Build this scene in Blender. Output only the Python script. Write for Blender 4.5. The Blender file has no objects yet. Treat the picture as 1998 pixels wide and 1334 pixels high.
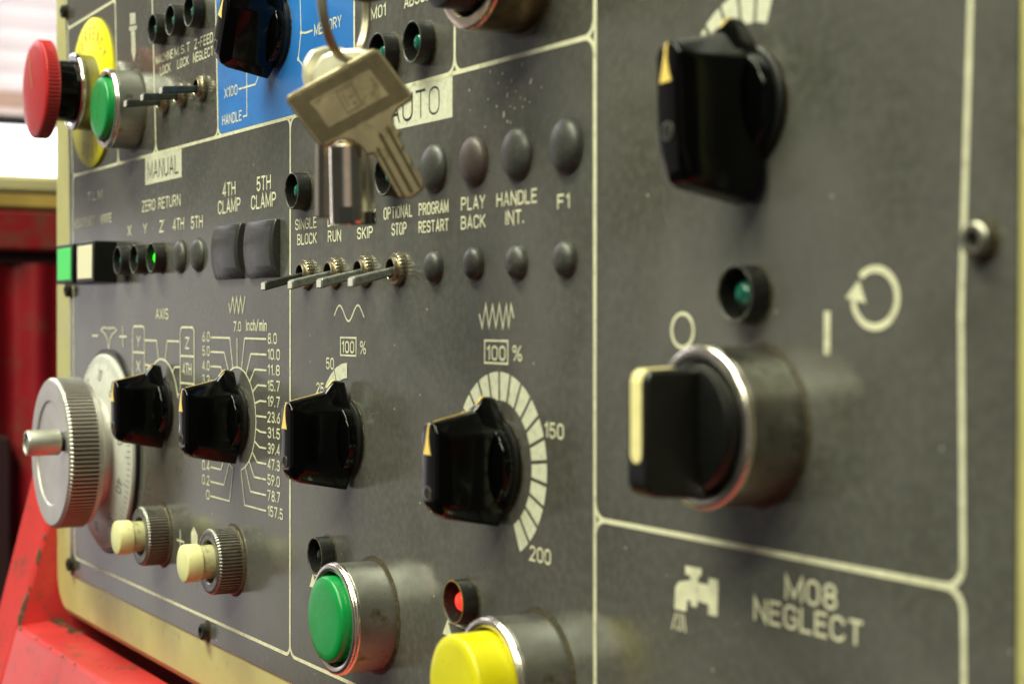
import bpy, bmesh, math, random
from mathutils import Matrix, Vector, noise

random.seed(7)
SC = bpy.context.scene
COL = SC.collection
MM = 0.001
PI = math.pi
# World: X runs along the panel, Z is up, the panel faces -Y.
# "Panel millimetres" (u, v, w): u to the right, v up, w out of the panel.
X0, Z0 = -0.28, 1.25


def W(u, v, w=0.0):
    return Vector((X0 + u * MM, -w * MM, Z0 + v * MM))


# ------------------------------------------------------------------ camera
cam = bpy.data.cameras.new('camera')
cam_o = bpy.data.objects.new('camera', cam)
COL.objects.link(cam_o)
CR = Matrix(((0.49924, -0.01244, 0.86637), (0.86646, 0.00458, -0.49922), (0.00224, 0.99991, 0.01307)))
cam_o.matrix_world = Matrix.Translation(W(744.47, 10.17, 197.63)) @ CR.to_4x4()
cam.sensor_width = 36.0
cam.lens = 58.90
cam.clip_start = 0.02
cam.clip_end = 60.0
cam.dof.use_dof = True
cam.dof.focus_distance = 0.500
cam.dof.aperture_fstop = 18.0
cam.dof.aperture_blades = 0
SC.camera = cam_o

# ------------------------------------------------------------------ light
world = bpy.data.worlds.new('World')
SC.world = world
world.use_nodes = True
bg = world.node_tree.nodes['Background']
bg.inputs[0].default_value = (0.95, 0.97, 0.85, 1)
bg.inputs[1].default_value = 0.04


def area(name, loc, target, sx, sy, power, color):
    l = bpy.data.lights.new(name, 'AREA')
    l.shape = 'RECTANGLE'
    l.size = sx
    l.size_y = sy
    l.energy = power
    l.color = color
    o = bpy.data.objects.new(name, l)
    COL.objects.link(o)
    o.location = loc
    d = Vector(target) - Vector(loc)
    o.rotation_euler = d.to_track_quat('-Z', 'Y').to_euler()
    return o


# two warm-green workshop tubes overhead, window daylight from the left, plus added fill lights
area('ceiling_tube', (-0.15, -0.75, 2.75), (0.0, 0.0, 1.25), 1.5, 0.25, 48, (0.97, 1.0, 0.74))
area('ceiling_tube', (0.9, -1.5, 2.7), (0.2, 0.0, 1.25), 1.5, 0.25, 37, (0.97, 0.99, 0.70))
area('window_daylight', (-2.6, -0.66, 1.02), (-0.1, 0.0, 1.2), 0.85, 0.85, 1.4, (1.0, 0.93, 0.95))
area('high_sheen_fill', (-2.6, -0.45, 2.45), (-0.1, 0.0, 1.2), 1.1, 0.9, 11.0, (0.97, 0.95, 1.0))  # added light for sheen and highlights on upward bevels, no known window
area('side_reflection_fill', (-3.2, -2.1, 1.35), (0.0, 0.0, 1.25), 3.6, 2.2, 6.0, (1.0, 0.94, 0.86))  # added soft light that gives the panel something grey to mirror
area('warm_fill', (2.6, -2.6, 1.0), (0.1, 0.0, 1.25), 2.0, 3.2, 5.5, (1.0, 0.80, 0.66))  # added warm fill behind the camera, mirrored in the keys
area('shutter_fill', (-2.0, 1.5, 2.0), (-3.3, 1.0, 1.9), 1.2, 1.0, 34, (1.0, 0.94, 0.95))  # added light aimed at the shutter to brighten it

SC.view_settings.view_transform = 'Standard'
SC.view_settings.look = 'None'
SC.view_settings.gamma = 1.0
SC.view_settings.exposure = 0.0
SC.view_settings.use_curve_mapping = False
SC.render.engine = 'CYCLES'
SC.cycles.use_denoising = True
SC.cycles.max_bounces = 8


# ------------------------------------------------------------------ materials
def mat(name, color, rough=0.5, metal=0.0, spec=0.5, emit=None, emit_s=0.0, trans=0.0, coat=0.0,
        vary=0.0, vscale=120.0, rvary=0.0, bump=0.0, bscale=900.0, stretch=(1, 1, 1), dirt=None, dirt_amt=0.0,
        dirt_scale=60.0, aniso=0.0):
    m = bpy.data.materials.new(name)
    m.use_nodes = True
    nt = m.node_tree
    b = nt.nodes['Principled BSDF']
    b.inputs['Base Color'].default_value = (*color, 1)
    b.inputs['Roughness'].default_value = rough
    b.inputs['Metallic'].default_value = metal
    b.inputs['Specular IOR Level'].default_value = spec
    b.inputs['Coat Weight'].default_value = coat
    b.inputs['Transmission Weight'].default_value = trans
    if emit:
        b.inputs['Emission Color'].default_value = (*emit, 1)
        b.inputs['Emission Strength'].default_value = emit_s
    L = nt.links.new
    tc = nt.nodes.new('ShaderNodeTexCoord')
    mp = nt.nodes.new('ShaderNodeMapping')
    mp.inputs['Scale'].default_value = stretch
    L(tc.outputs['Object'], mp.inputs['Vector'])

    def nz(scale, detail=4, rough_=0.55):
        n = nt.nodes.new('ShaderNodeTexNoise')
        n.inputs['Scale'].default_value = scale
        n.inputs['Detail'].default_value = detail
        n.inputs['Roughness'].default_value = rough_
        L(mp.outputs[0], n.inputs['Vector'])
        return n.outputs['Fac']

    def rng(sock, a, b_, c, d):
        r = nt.nodes.new('ShaderNodeMapRange')
        for i, v in enumerate((a, b_, c, d)):
            r.inputs[i + 1].default_value = v
        L(sock, r.inputs[0])
        return r.outputs[0]

    def mix(fac, A, B):
        x = nt.nodes.new('ShaderNodeMix')
        x.data_type = 'RGBA'
        for s, v in ((6, A), (7, B)):
            if isinstance(v, tuple):
                x.inputs[s].default_value = (*v, 1)
            else:
                L(v, x.inputs[s])
        if isinstance(fac, float):
            x.inputs[0].default_value = fac
        else:
            L(fac, x.inputs[0])
        return x.outputs[2]

    c = None
    if vary:
        lo = tuple(v * (1 - vary) for v in color)
        hi = tuple(min(1, v * (1 + vary)) for v in color)
        c = mix(rng(nz(vscale), 0.3, 0.7, 0, 1), lo, hi)
    if dirt:
        f = rng(nz(dirt_scale, 8, 0.7), 0.62 - 0.3 * dirt_amt, 0.72, 0, 1)
        c = mix(f, c if c is not None else color, dirt)
    if c is not None:
        L(c, b.inputs['Base Color'])
    if rvary:
        L(rng(nz(vscale * 0.7, 6), 0.3, 0.7, max(0.02, rough - rvary), min(1, rough + rvary)), b.inputs['Roughness'])
    if bump:
        bp = nt.nodes.new('ShaderNodeBump')
        bp.inputs['Strength'].default_value = bump
        bp.inputs['Distance'].default_value = 0.0002
        L(nz(bscale, 3), bp.inputs['Height'])
        L(bp.outputs[0], b.inputs['Normal'])
    if aniso:
        b.inputs['Anisotropic'].default_value = aniso
    m['h'] = 1
    return m


def panel_material():
    """satin grey-olive engraved plate: vertical wipe streaks, smears, dust and paint nicks"""
    m = mat('panel_paint', (0.088, 0.086, 0.072), 0.25)
    nt = m.node_tree
    L = nt.links.new
    b = nt.nodes['Principled BSDF']
    tc = nt.nodes.new('ShaderNodeTexCoord')

    def mp(s):
        n = nt.nodes.new('ShaderNodeMapping')
        n.inputs['Scale'].default_value = s
        L(tc.outputs['Object'], n.inputs['Vector'])
        return n.outputs[0]

    def nz(vec, scale, detail=5, r=0.55, dist=0.0):
        n = nt.nodes.new('ShaderNodeTexNoise')
        n.inputs['Scale'].default_value = scale
        n.inputs['Detail'].default_value = detail
        n.inputs['Roughness'].default_value = r
        n.inputs['Distortion'].default_value = dist
        L(vec, n.inputs['Vector'])
        return n.outputs['Fac']

    def rng(s, a, b_, c, d):
        r = nt.nodes.new('ShaderNodeMapRange')
        for i, v in enumerate((a, b_, c, d)):
            r.inputs[i + 1].default_value = v
        L(s, r.inputs[0])
        return r.outputs[0]

    def mix(f, A, B, mode='MIX'):
        x = nt.nodes.new('ShaderNodeMix')
        x.data_type = 'RGBA'
        x.blend_type = mode
        for s, v in ((6, A), (7, B)):
            if isinstance(v, tuple):
                x.inputs[s].default_value = (*v, 1)
            else:
                L(v, x.inputs[s])
        if isinstance(f, float):
            x.inputs[0].default_value = f
        else:
            L(f, x.inputs[0])
        return x.outputs[2]

    smear = nz(mp((1, 1, 0.35)), 17, 4, 0.5, 1.0)       # wiped oil smears, running downwards
    streak = nz(mp((1, 1, 0.04)), 420, 3)               # fine vertical brushing
    blot = nz(mp((1, 1, 1)), 9, 4)
    c = mix(rng(smear, 0.35, 0.7, 0, 1), (0.061, 0.061, 0.055), (0.086, 0.086, 0.079))
    c = mix(rng(blot, 0.45, 0.75, 0, 0.5), c, (0.092, 0.080, 0.072))
    c = mix(rng(streak, 0.42, 0.72, 0, 0.36), c, (0.15, 0.146, 0.125))
    mott = nz(mp((1, 1, 0.7)), 300, 4, 0.65)
    c = mix(rng(mott, 0.45, 0.72, 0, 0.26), c, (0.066, 0.056, 0.043))
    drip = nz(mp((1, 1, 0.10)), 34, 3, 0.5, 0.6)
    c = mix(rng(drip, 0.56, 0.70, 0, 0.42), c, (0.052, 0.050, 0.040))
    film = nz(mp((1, 1, 0.55)), 11, 6, 0.62, 0.8)
    c = mix(rng(film, 0.50, 0.68, 0, 0.75), c, (0.122, 0.117, 0.114))
    # dust specks and nicks
    v = nt.nodes.new('ShaderNodeTexVoronoi')
    v.inputs['Scale'].default_value = 260
    L(mp((1, 1, 1)), v.inputs['Vector'])
    v2 = nt.nodes.new('ShaderNodeSeparateColor')
    L(v.outputs['Color'], v2.inputs[0])
    near = rng(v.outputs['Distance'], 0.045, 0.10, 1, 0)
    some = rng(v2.outputs[0], 0.86, 0.9, 0, 1)
    mul = nt.nodes.new('ShaderNodeMath')
    mul.operation = 'MULTIPLY'
    L(near, mul.inputs[0])
    L(some, mul.inputs[1])
    c = mix(mul.outputs[0], c, (0.42, 0.40, 0.30))
    dark = rng(v2.outputs[1], 0.93, 0.95, 0, 1)
    mul2 = nt.nodes.new('ShaderNodeMath')
    mul2.operation = 'MULTIPLY'
    L(near, mul2.inputs[0])
    L(dark, mul2.inputs[1])
    c = mix(mul2.outputs[0], c, (0.02, 0.018, 0.015))
    L(c, b.inputs['Base Color'])
    r = nt.nodes.new('ShaderNodeMath')
    r.operation = 'ADD'
    L(rng(film, 0.35, 0.70, 0.12, 0.24), r.inputs[0])
    L(rng(streak, 0.3, 0.7, -0.02, 0.03), r.inputs[1])
    L(r.outputs[0], b.inputs['Roughness'])
    bp = nt.nodes.new('ShaderNodeBump')
    bp.inputs['Strength'].default_value = 0.06
    bp.inputs['Distance'].default_value = 0.0002
    L(nz(mp((1, 1, 0.08)), 700, 3), bp.inputs['Height'])
    L(bp.outputs[0], b.inputs['Normal'])
    return m


M = {}
M['panel'] = panel_material()
M['print'] = mat('cream_print', (0.74, 0.72, 0.53), 0.4, vary=0.14, vscale=300, dirt=(0.24, 0.22, 0.15), dirt_amt=0.22, dirt_scale=330)
M['print_faded'] = mat('cream_print_worn', (0.56, 0.54, 0.44), 0.4, dirt=(0.16, 0.15, 0.12), dirt_amt=0.5, dirt_scale=500)
M['print_white'] = mat('ivory_print', (0.70, 0.70, 0.56), 0.4, vary=0.08, vscale=500, dirt=(0.45, 0.42, 0.3), dirt_amt=0.4, dirt_scale=600)
M['scratch'] = mat('pale_scratch', (0.17, 0.165, 0.14), 0.5)
M['ink'] = mat('black_ink', (0.02, 0.02, 0.02), 0.4)
M['blue'] = mat('blue_print', (0.03, 0.19, 0.62), 0.28, vary=0.10, vscale=60, rvary=0.08)
M['beige'] = mat('cream_enamel', (0.49, 0.45, 0.19), 0.40, vary=0.08, vscale=45, rvary=0.1, bump=0.15, bscale=500,
                 dirt=(0.30, 0.25, 0.11), dirt_amt=0.12, dirt_scale=160)
M['red_paint'] = mat('red_enamel', (0.60, 0.042, 0.042), 0.30, vary=0.12, vscale=25, rvary=0.1, bump=0.2, bscale=300,
                     dirt=(0.10, 0.07, 0.05), dirt_amt=0.22, dirt_scale=85)
M['chip'] = mat('bare_primer', (0.14, 0.12, 0.09), 0.7, vary=0.4, vscale=300)
M['black_gloss'] = mat('black_bakelite', (0.0012, 0.0012, 0.0014), 0.12, spec=0.26, rvary=0.05, vscale=90)
M['black'] = mat('black_plastic', (0.004, 0.004, 0.004), 0.38, vary=0.4, vscale=300, bump=0.2, bscale=2000)
M['black_dusty'] = mat('dusty_black_plastic', (0.006, 0.006, 0.0055), 0.45, dirt=(0.07, 0.066, 0.042), dirt_amt=0.18, dirt_scale=900)
M['rubber'] = mat('grey_rubber', (0.050, 0.049, 0.047), 0.42, vary=0.25, vscale=250, bump=0.25, bscale=1600,
                  dirt=(0.12, 0.115, 0.09), dirt_amt=0.25, dirt_scale=700)
M['cover_rubber'] = mat('glossy_grey_rubber', (0.030, 0.030, 0.030), 0.30, vary=0.2, vscale=250, rvary=0.06, bump=0.15, bscale=1600, dirt=(0.09, 0.085, 0.065), dirt_amt=0.2, dirt_scale=700)
M['rubber_brown'] = mat('reddish_grey_rubber', (0.070, 0.050, 0.046), 0.45, vary=0.25, vscale=250, bump=0.25, bscale=1600)
M['chrome'] = mat('chrome', (0.80, 0.79, 0.76), 0.13, 1.0, rvary=0.05, vscale=200, dirt=(0.35, 0.30, 0.2), dirt_amt=0.15, dirt_scale=400)
M['warm_chrome'] = mat('worn_chrome', (0.80, 0.74, 0.66), 0.24, 1.0, rvary=0.06, vscale=200)
M['satin'] = mat('satin_steel', (0.36, 0.355, 0.33), 0.44, 1.0, vary=0.15, vscale=150, rvary=0.08, bump=0.1, bscale=1200,
                 dirt=(0.12, 0.10, 0.06), dirt_amt=0.25, dirt_scale=150)
M['steel_dark'] = mat('dull_dark_steel', (0.30, 0.29, 0.25), 0.40, 1.0, vary=0.25, vscale=180, rvary=0.1,
                      dirt=(0.06, 0.05, 0.025), dirt_amt=0.35, dirt_scale=200)
M['alu'] = mat('turned_aluminium', (0.68, 0.65, 0.62), 0.40, 0.85, vary=0.05, vscale=200, rvary=0.05,
               dirt=(0.5, 0.46, 0.4), dirt_amt=0.05, dirt_scale=200)
M['alu_satin'] = mat('satin_aluminium', (0.66, 0.65, 0.58), 0.42, 0.9, vary=0.06, vscale=200)
M['dial_alu'] = mat('matt_dial_aluminium', (0.66, 0.655, 0.62), 0.42, 0.2, vary=0.06, vscale=200)
M['brass_nickel'] = mat('worn_nickel', (0.46, 0.41, 0.30), 0.36, 1.0, vary=0.2, vscale=600, dirt=(0.14, 0.10, 0.04), dirt_amt=0.45, dirt_scale=700)
M['lever'] = mat('grey_lever_metal', (0.27, 0.28, 0.26), 0.36, 0.55, vary=0.2, vscale=500, dirt=(0.05, 0.05, 0.035), dirt_amt=0.3, dirt_scale=900)
M['lever_tip'] = mat('bright_lit_lever_end', (0.80, 0.74, 0.70), 0.4, 0.3)  # light on the lever's end face put into its pale colour
M['lever_dark'] = mat('blackened_lever_metal', (0.075, 0.082, 0.07), 0.34, 0.6, vary=0.3, vscale=500, dirt=(0.10, 0.09, 0.05), dirt_amt=0.3, dirt_scale=900)
M['green_cap'] = mat('green_plastic', (0.002, 0.26, 0.055), 0.33, vary=0.10, vscale=140, rvary=0.08, bump=0.08, bscale=900, dirt=(0.01, 0.10, 0.03), dirt_amt=0.12, dirt_scale=260)
M['yellow_cap'] = mat('yellow_plastic', (0.66, 0.595, 0.003), 0.36, vary=0.08, vscale=120, rvary=0.08, bump=0.08, bscale=900, dirt=(0.36, 0.28, 0.01), dirt_amt=0.14, dirt_scale=240)
M['yellow_disc'] = mat('yellow_disc_plastic', (0.80, 0.72, 0.012), 0.5, spec=0.3, vary=0.06, vscale=60)
M['yellow_text'] = mat('faded_brown_ink', (0.42, 0.33, 0.02), 0.5)
M['red_cap'] = mat('red_mushroom_plastic', (0.46, 0.016, 0.020), 0.36, vary=0.08, vscale=120, rvary=0.08)
M['scuff'] = mat('tan_scuff', (0.42, 0.16, 0.07), 0.6)
M['cream_cap'] = mat('cream_plastic', (0.78, 0.75, 0.38), 0.36, vary=0.05, vscale=200, dirt=(0.5, 0.42, 0.14), dirt_amt=0.2, dirt_scale=220)
M['cream_stem'] = mat('dirty_cream_plastic', (0.50, 0.48, 0.26), 0.45, dirt=(0.07, 0.06, 0.03), dirt_amt=0.5, dirt_scale=350)
M['pointer'] = mat('yellow_pointer_paint', (0.95, 0.66, 0.17), 0.4, vary=0.08, vscale=500)
M['inlay'] = mat('ivory_inlay', (0.86, 0.76, 0.36), 0.4, vary=0.06, vscale=300)
M['knurl_dirt'] = mat('dirt_in_knurl', (0.075, 0.062, 0.045), 0.5, 0.5)
M['cap_dark'] = mat('shadowed_red_groove', (0.16, 0.006, 0.008), 0.5)
M['dark_chrome'] = mat('black_chrome', (0.26, 0.26, 0.27), 0.16, 1.0, vary=0.15, vscale=150)
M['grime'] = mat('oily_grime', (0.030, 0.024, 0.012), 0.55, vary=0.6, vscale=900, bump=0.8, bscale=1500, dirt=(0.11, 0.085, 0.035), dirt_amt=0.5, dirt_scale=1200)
M['led_off'] = mat('dark_green_lens', (0.005, 0.105, 0.075), 0.14, coat=0.3)
M['dark_lens'] = mat('smoked_lens', (0.008, 0.012, 0.011), 0.12)
M['led_green'] = mat('lit_green_lens', (0.02, 0.5, 0.02), 0.3, emit=(0.05, 1.0, 0.015), emit_s=1.1)
M['led_red'] = mat('lit_red_lens', (0.55, 0.02, 0.015), 0.2, emit=(1.0, 0.06, 0.035), emit_s=0.95)
M['green_pane'] = mat('green_lamp_window', (0.04, 0.55, 0.10), 0.35, emit=(0.04, 0.75, 0.10), emit_s=0.25)
M['white_pane'] = mat('ivory_lamp_window', (0.86, 0.80, 0.58), 0.4)
M['keymetal'] = mat('worn_key_nickel', (0.36, 0.30, 0.19), 0.42, 0.75, vary=0.12, vscale=200, rvary=0.08,
                    dirt=(0.16, 0.12, 0.06), dirt_amt=0.3, dirt_scale=250)
M['keymetal_dark'] = mat('dark_shaded_key_nickel', (0.085, 0.066, 0.036), 0.5, 0.7, vary=0.15, vscale=300)  # inserted key's shade and the groove and hatch darkness put into the colour
M['keybright'] = mat('bright_key_nickel', (0.95, 0.84, 0.70), 0.17, 1.0, vary=0.1, vscale=200)
M['key_stamp'] = mat('pressed_mark', (0.22, 0.18, 0.11), 0.5, 0.7)
M['keybow'] = mat('ceiling_lit_nickel', (0.84, 0.80, 0.64), 0.42, 0.55, vary=0.1, vscale=200)  # ceiling light on the bows put into this paler colour
M['ringsteel'] = mat('split_ring_steel', (0.50, 0.45, 0.34), 0.32, 0.7, vary=0.1, vscale=200)
M['screwsteel'] = mat('oily_screw_steel', (0.34, 0.32, 0.27), 0.36, 0.9, dirt=(0.03, 0.025, 0.015), dirt_amt=0.5, dirt_scale=500)
M['screw_black'] = mat('black_oxide_screw', (0.016, 0.015, 0.013), 0.4, 0.3, dirt=(0.07, 0.06, 0.04), dirt_amt=0.3, dirt_scale=600)
M['hole'] = mat('dark_recess', (0.004, 0.004, 0.004), 0.7)  # near-black colour stands in for the shade inside holes
M['shutter'] = mat('pale_shutter', (0.80, 0.74, 0.74), 0.5, vary=0.08, vscale=4)
M['beam'] = mat('brown_steel_beam', (0.40, 0.26, 0.19), 0.6, vary=0.2, vscale=5)
M['far_cream'] = mat('far_cream_enamel', (0.55, 0.48, 0.26), 0.45, vary=0.15, vscale=14)
M['far_tan'] = mat('far_ochre_enamel', (0.45, 0.30, 0.08), 0.5, vary=0.25, vscale=22)
M['far_red'] = mat('far_red_enamel', (0.27, 0.006, 0.014), 0.38, vary=0.2, vscale=16, dirt=(0.14, 0.06, 0.04), dirt_amt=0.35, dirt_scale=22)
M['far_dark'] = mat('far_dark_gap', (0.030, 0.008, 0.012), 0.6)
M['daylight'] = mat('bright_doorway', (1, 1, 1), 1.0, emit=(1.0, 1.0, 1.0), emit_s=3.2)


# ------------------------------------------------------------------ object helpers
FACE = Matrix(((1, 0, 0), (0, 0, -1), (0, 1, 0)))       # local x,y,z -> u, v, out of the panel


def tag(o, label=None, cat=None, group=None, kind=None):
    if label:
        o['label'] = label
    if cat:
        o['category'] = cat
    if group:
        o['group'] = group
    if kind:
        o['kind'] = kind
    return o


def thing(name, u, v, w=0, ang=0, label=None, cat=None, group=None):
    """an Empty on the panel whose local z points out of the panel; its parts are its children"""
    o = bpy.data.objects.new(name, None)
    o.empty_display_size = 0.005
    COL.objects.link(o)
    o.matrix_world = Matrix.Translation(W(u, v, w)) @ FACE.to_4x4() @ Matrix.Rotation(ang, 4, 'Z')
    return tag(o, label, cat, group)


def link(name, bm, m, parent=None, smooth=35, bevel=0, bseg=2, scale=MM):
    me = bpy.data.meshes.new(name)
    bmesh.ops.recalc_face_normals(bm, faces=bm.faces)
    bmesh.ops.scale(bm, vec=(scale,) * 3, verts=bm.verts)
    bm.to_mesh(me)
    bm.free()
    me.materials.append(m)
    o = bpy.data.objects.new(name, me)
    COL.objects.link(o)
    if parent:
        o.parent = parent
    if smooth:
        for p in me.polygons:
            p.use_smooth = True
        me.set_sharp_from_angle(angle=math.radians(smooth))
    if bevel:
        b = o.modifiers.new('edge', 'BEVEL')
        b.width = bevel * MM
        b.segments = bseg
        b.limit_method = 'ANGLE'
        b.angle_limit = math.radians(22)
        b.harden_normals = False
    return o


def copy_tree(o, parent=None):
    c = o.copy()
    COL.objects.link(c)
    c.parent = parent
    for ch in o.children:
        copy_tree(ch, c)
    return c


def put(o, u, v, w=0, ang=0, label=None, name=None):
    o.matrix_world = Matrix.Translation(W(u, v, w)) @ FACE.to_4x4() @ Matrix.Rotation(ang, 4, 'Z')
    if label:
        o['label'] = label
    return o


def lathe(prof, seg=64, bm=None, closed=False, jitter=0.0, rfun=None, center=(0, 0)):
    """profile of (r, z); a point with r == 0 closes to the axis"""
    bm = bm or bmesh.new()
    rows = []
    for i, (r, z) in enumerate(prof):
        if r < 1e-6:
            rows.append([bm.verts.new((center[0], center[1], z))])
        else:
            row = []
            for k in range(seg):
                a = 2 * PI * k / seg
                rr = r + (random.uniform(-jitter, jitter) if jitter else 0)
                if rfun:
                    rr = rfun(i, r, k)
                row.append(bm.verts.new((center[0] + rr * math.cos(a), center[1] + rr * math.sin(a), z)))
            rows.append(row)
    n = len(rows)
    for i in range(n if closed else n - 1):
        A, B = rows[i], rows[(i + 1) % n]
        for k in range(seg):
            a, b = A[k % len(A)], A[(k + 1) % len(A)]
            c, d = B[(k + 1) % len(B)], B[k % len(B)]
            vs = []
            for q in (a, b, c, d):
                if q not in vs:
                    vs.append(q)
            if len(vs) >= 3:
                bm.faces.new(vs)
    return bm


def box(x0, x1, y0, y1, z0, z1, bm=None):
    bm = bm or bmesh.new()
    v = [bm.verts.new((x, y, z)) for x in (x0, x1) for y in (y0, y1) for z in (z0, z1)]
    for f in ((0, 1, 3, 2), (4, 6, 7, 5), (0, 4, 5, 1), (2, 3, 7, 6), (0, 2, 6, 4), (1, 5, 7, 3)):
        bm.faces.new([v[i] for i in f])
    return bm


def hull(pts, bm=None):
    b = bmesh.new()
    vs = [b.verts.new(p) for p in pts]
    r = bmesh.ops.convex_hull(b, input=vs)
    loose = [v for v in b.verts if not v.link_faces]
    bmesh.ops.delete(b, geom=loose, context='VERTS')
    bmesh.ops.dissolve_limit(b, angle_limit=0.02, verts=b.verts, edges=b.edges)
    if bm is None:
        return b
    me = bpy.data.meshes.new('tmp')
    b.to_mesh(me)
    b.free()
    bm.from_mesh(me)
    bpy.data.meshes.remove(me)
    return bm


def prism(poly, z0, z1, bm=None):
    bm = bm or bmesh.new()
    lo = [bm.verts.new((x, y, z0)) for x, y in poly]
    hi = [bm.verts.new((x, y, z1)) for x, y in poly]
    n = len(poly)
    bm.faces.new(hi)
    bm.faces.new(lo[::-1])
    for i in range(n):
        bm.faces.new((lo[i], lo[(i + 1) % n], hi[(i + 1) % n], hi[i]))
    return bm


def tube(path, r, seg=10, bm=None, closed=False):
    bm = bm or bmesh.new()
    P = [Vector(p) for p in path]
    n = len(P)
    rings = []
    ref = Vector((0.3, 0.2, 0.93)).normalized()
    for i in range(n):
        if closed:
            t = (P[(i + 1) % n] - P[i - 1]).normalized()
        else:
            t = (P[min(i + 1, n - 1)] - P[max(i - 1, 0)]).normalized()
        a = t.cross(ref).normalized()
        b = t.cross(a).normalized()
        ref = ref if abs(t.dot(ref)) < 0.98 else Vector((1, 0, 0))
        rings.append([bm.verts.new(P[i] + (a * math.cos(2 * PI * k / seg) + b * math.sin(2 * PI * k / seg)) * r) for k in range(seg)])
    for i in range(n if closed else n - 1):
        A, B = rings[i], rings[(i + 1) % n]
        for k in range(seg):
            bm.faces.new((A[k], A[(k + 1) % seg], B[(k + 1) % seg], B[k]))
    if not closed:
        bm.faces.new(rings[0][::-1])
        bm.faces.new(rings[-1])
    return bm


# ------------------------------------------------------------------ printing: ribbons and a stroke alphabet
LAY = [0]


def lift():
    """each printed stroke sits a hair above the last one so no two faces share a plane"""
    LAY[0] = (LAY[0] + 1) % 24
    return 0.06 + LAY[0] * 0.004


def ribbon(pts, lw, bm, closed=False, z=None, cap=True):
    z = lift() if z is None else z
    P = [Vector((p[0], p[1])) for p in pts]
    Q = [P[0]]
    for p in P[1:]:
        if (p - Q[-1]).length > 1e-4:
            Q.append(p)
    if closed and (Q[0] - Q[-1]).length < 1e-4:
        Q.pop()
    P = Q
    n = len(P)
    if n < 2:
        return
    h = lw / 2
    if cap and not closed:
        P[0] = P[0] - (P[1] - P[0]).normalized() * h * 0.6
        P[-1] = P[-1] + (P[-1] - P[-2]).normalized() * h * 0.6
    lv, rv = [], []
    for i in range(n):
        d0 = (P[i] - P[i - 1]).normalized() if (i > 0 or closed) else None
        d1 = (P[(i + 1) % n] - P[i]).normalized() if (i < n - 1 or closed) else None
        d0 = d0 or d1
        d1 = d1 or d0
        n0, n1 = Vector((-d0.y, d0.x)), Vector((-d1.y, d1.x))
        m = n0 + n1
        if m.length < 1e-3:
            m = n0
        m.normalize()
        s = h / max(0.35, m.dot(n0))
        lv.append(bm.verts.new((P[i].x + m.x * s, P[i].y + m.y * s, z)))
        rv.append(bm.verts.new((P[i].x - m.x * s, P[i].y - m.y * s, z)))
    for i in range(n if closed else n - 1):
        j = (i + 1) % n
        bm.faces.new((rv[i], rv[j], lv[j], lv[i]))


def poly(pts, bm, z=None):
    z = lift() if z is None else z
    f = bm.faces.new([bm.verts.new((p[0], p[1], z)) for p in pts])
    bmesh.ops.triangulate(bm, faces=[f])


def arc(cx, cy, rx, ry, a0, a1, n=10):
    return [(cx + rx * math.cos(math.radians(a0 + (a1 - a0) * i / n)), cy + ry * math.sin(math.radians(a0 + (a1 - a0) * i / n))) for i in range(n + 1)]


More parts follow.
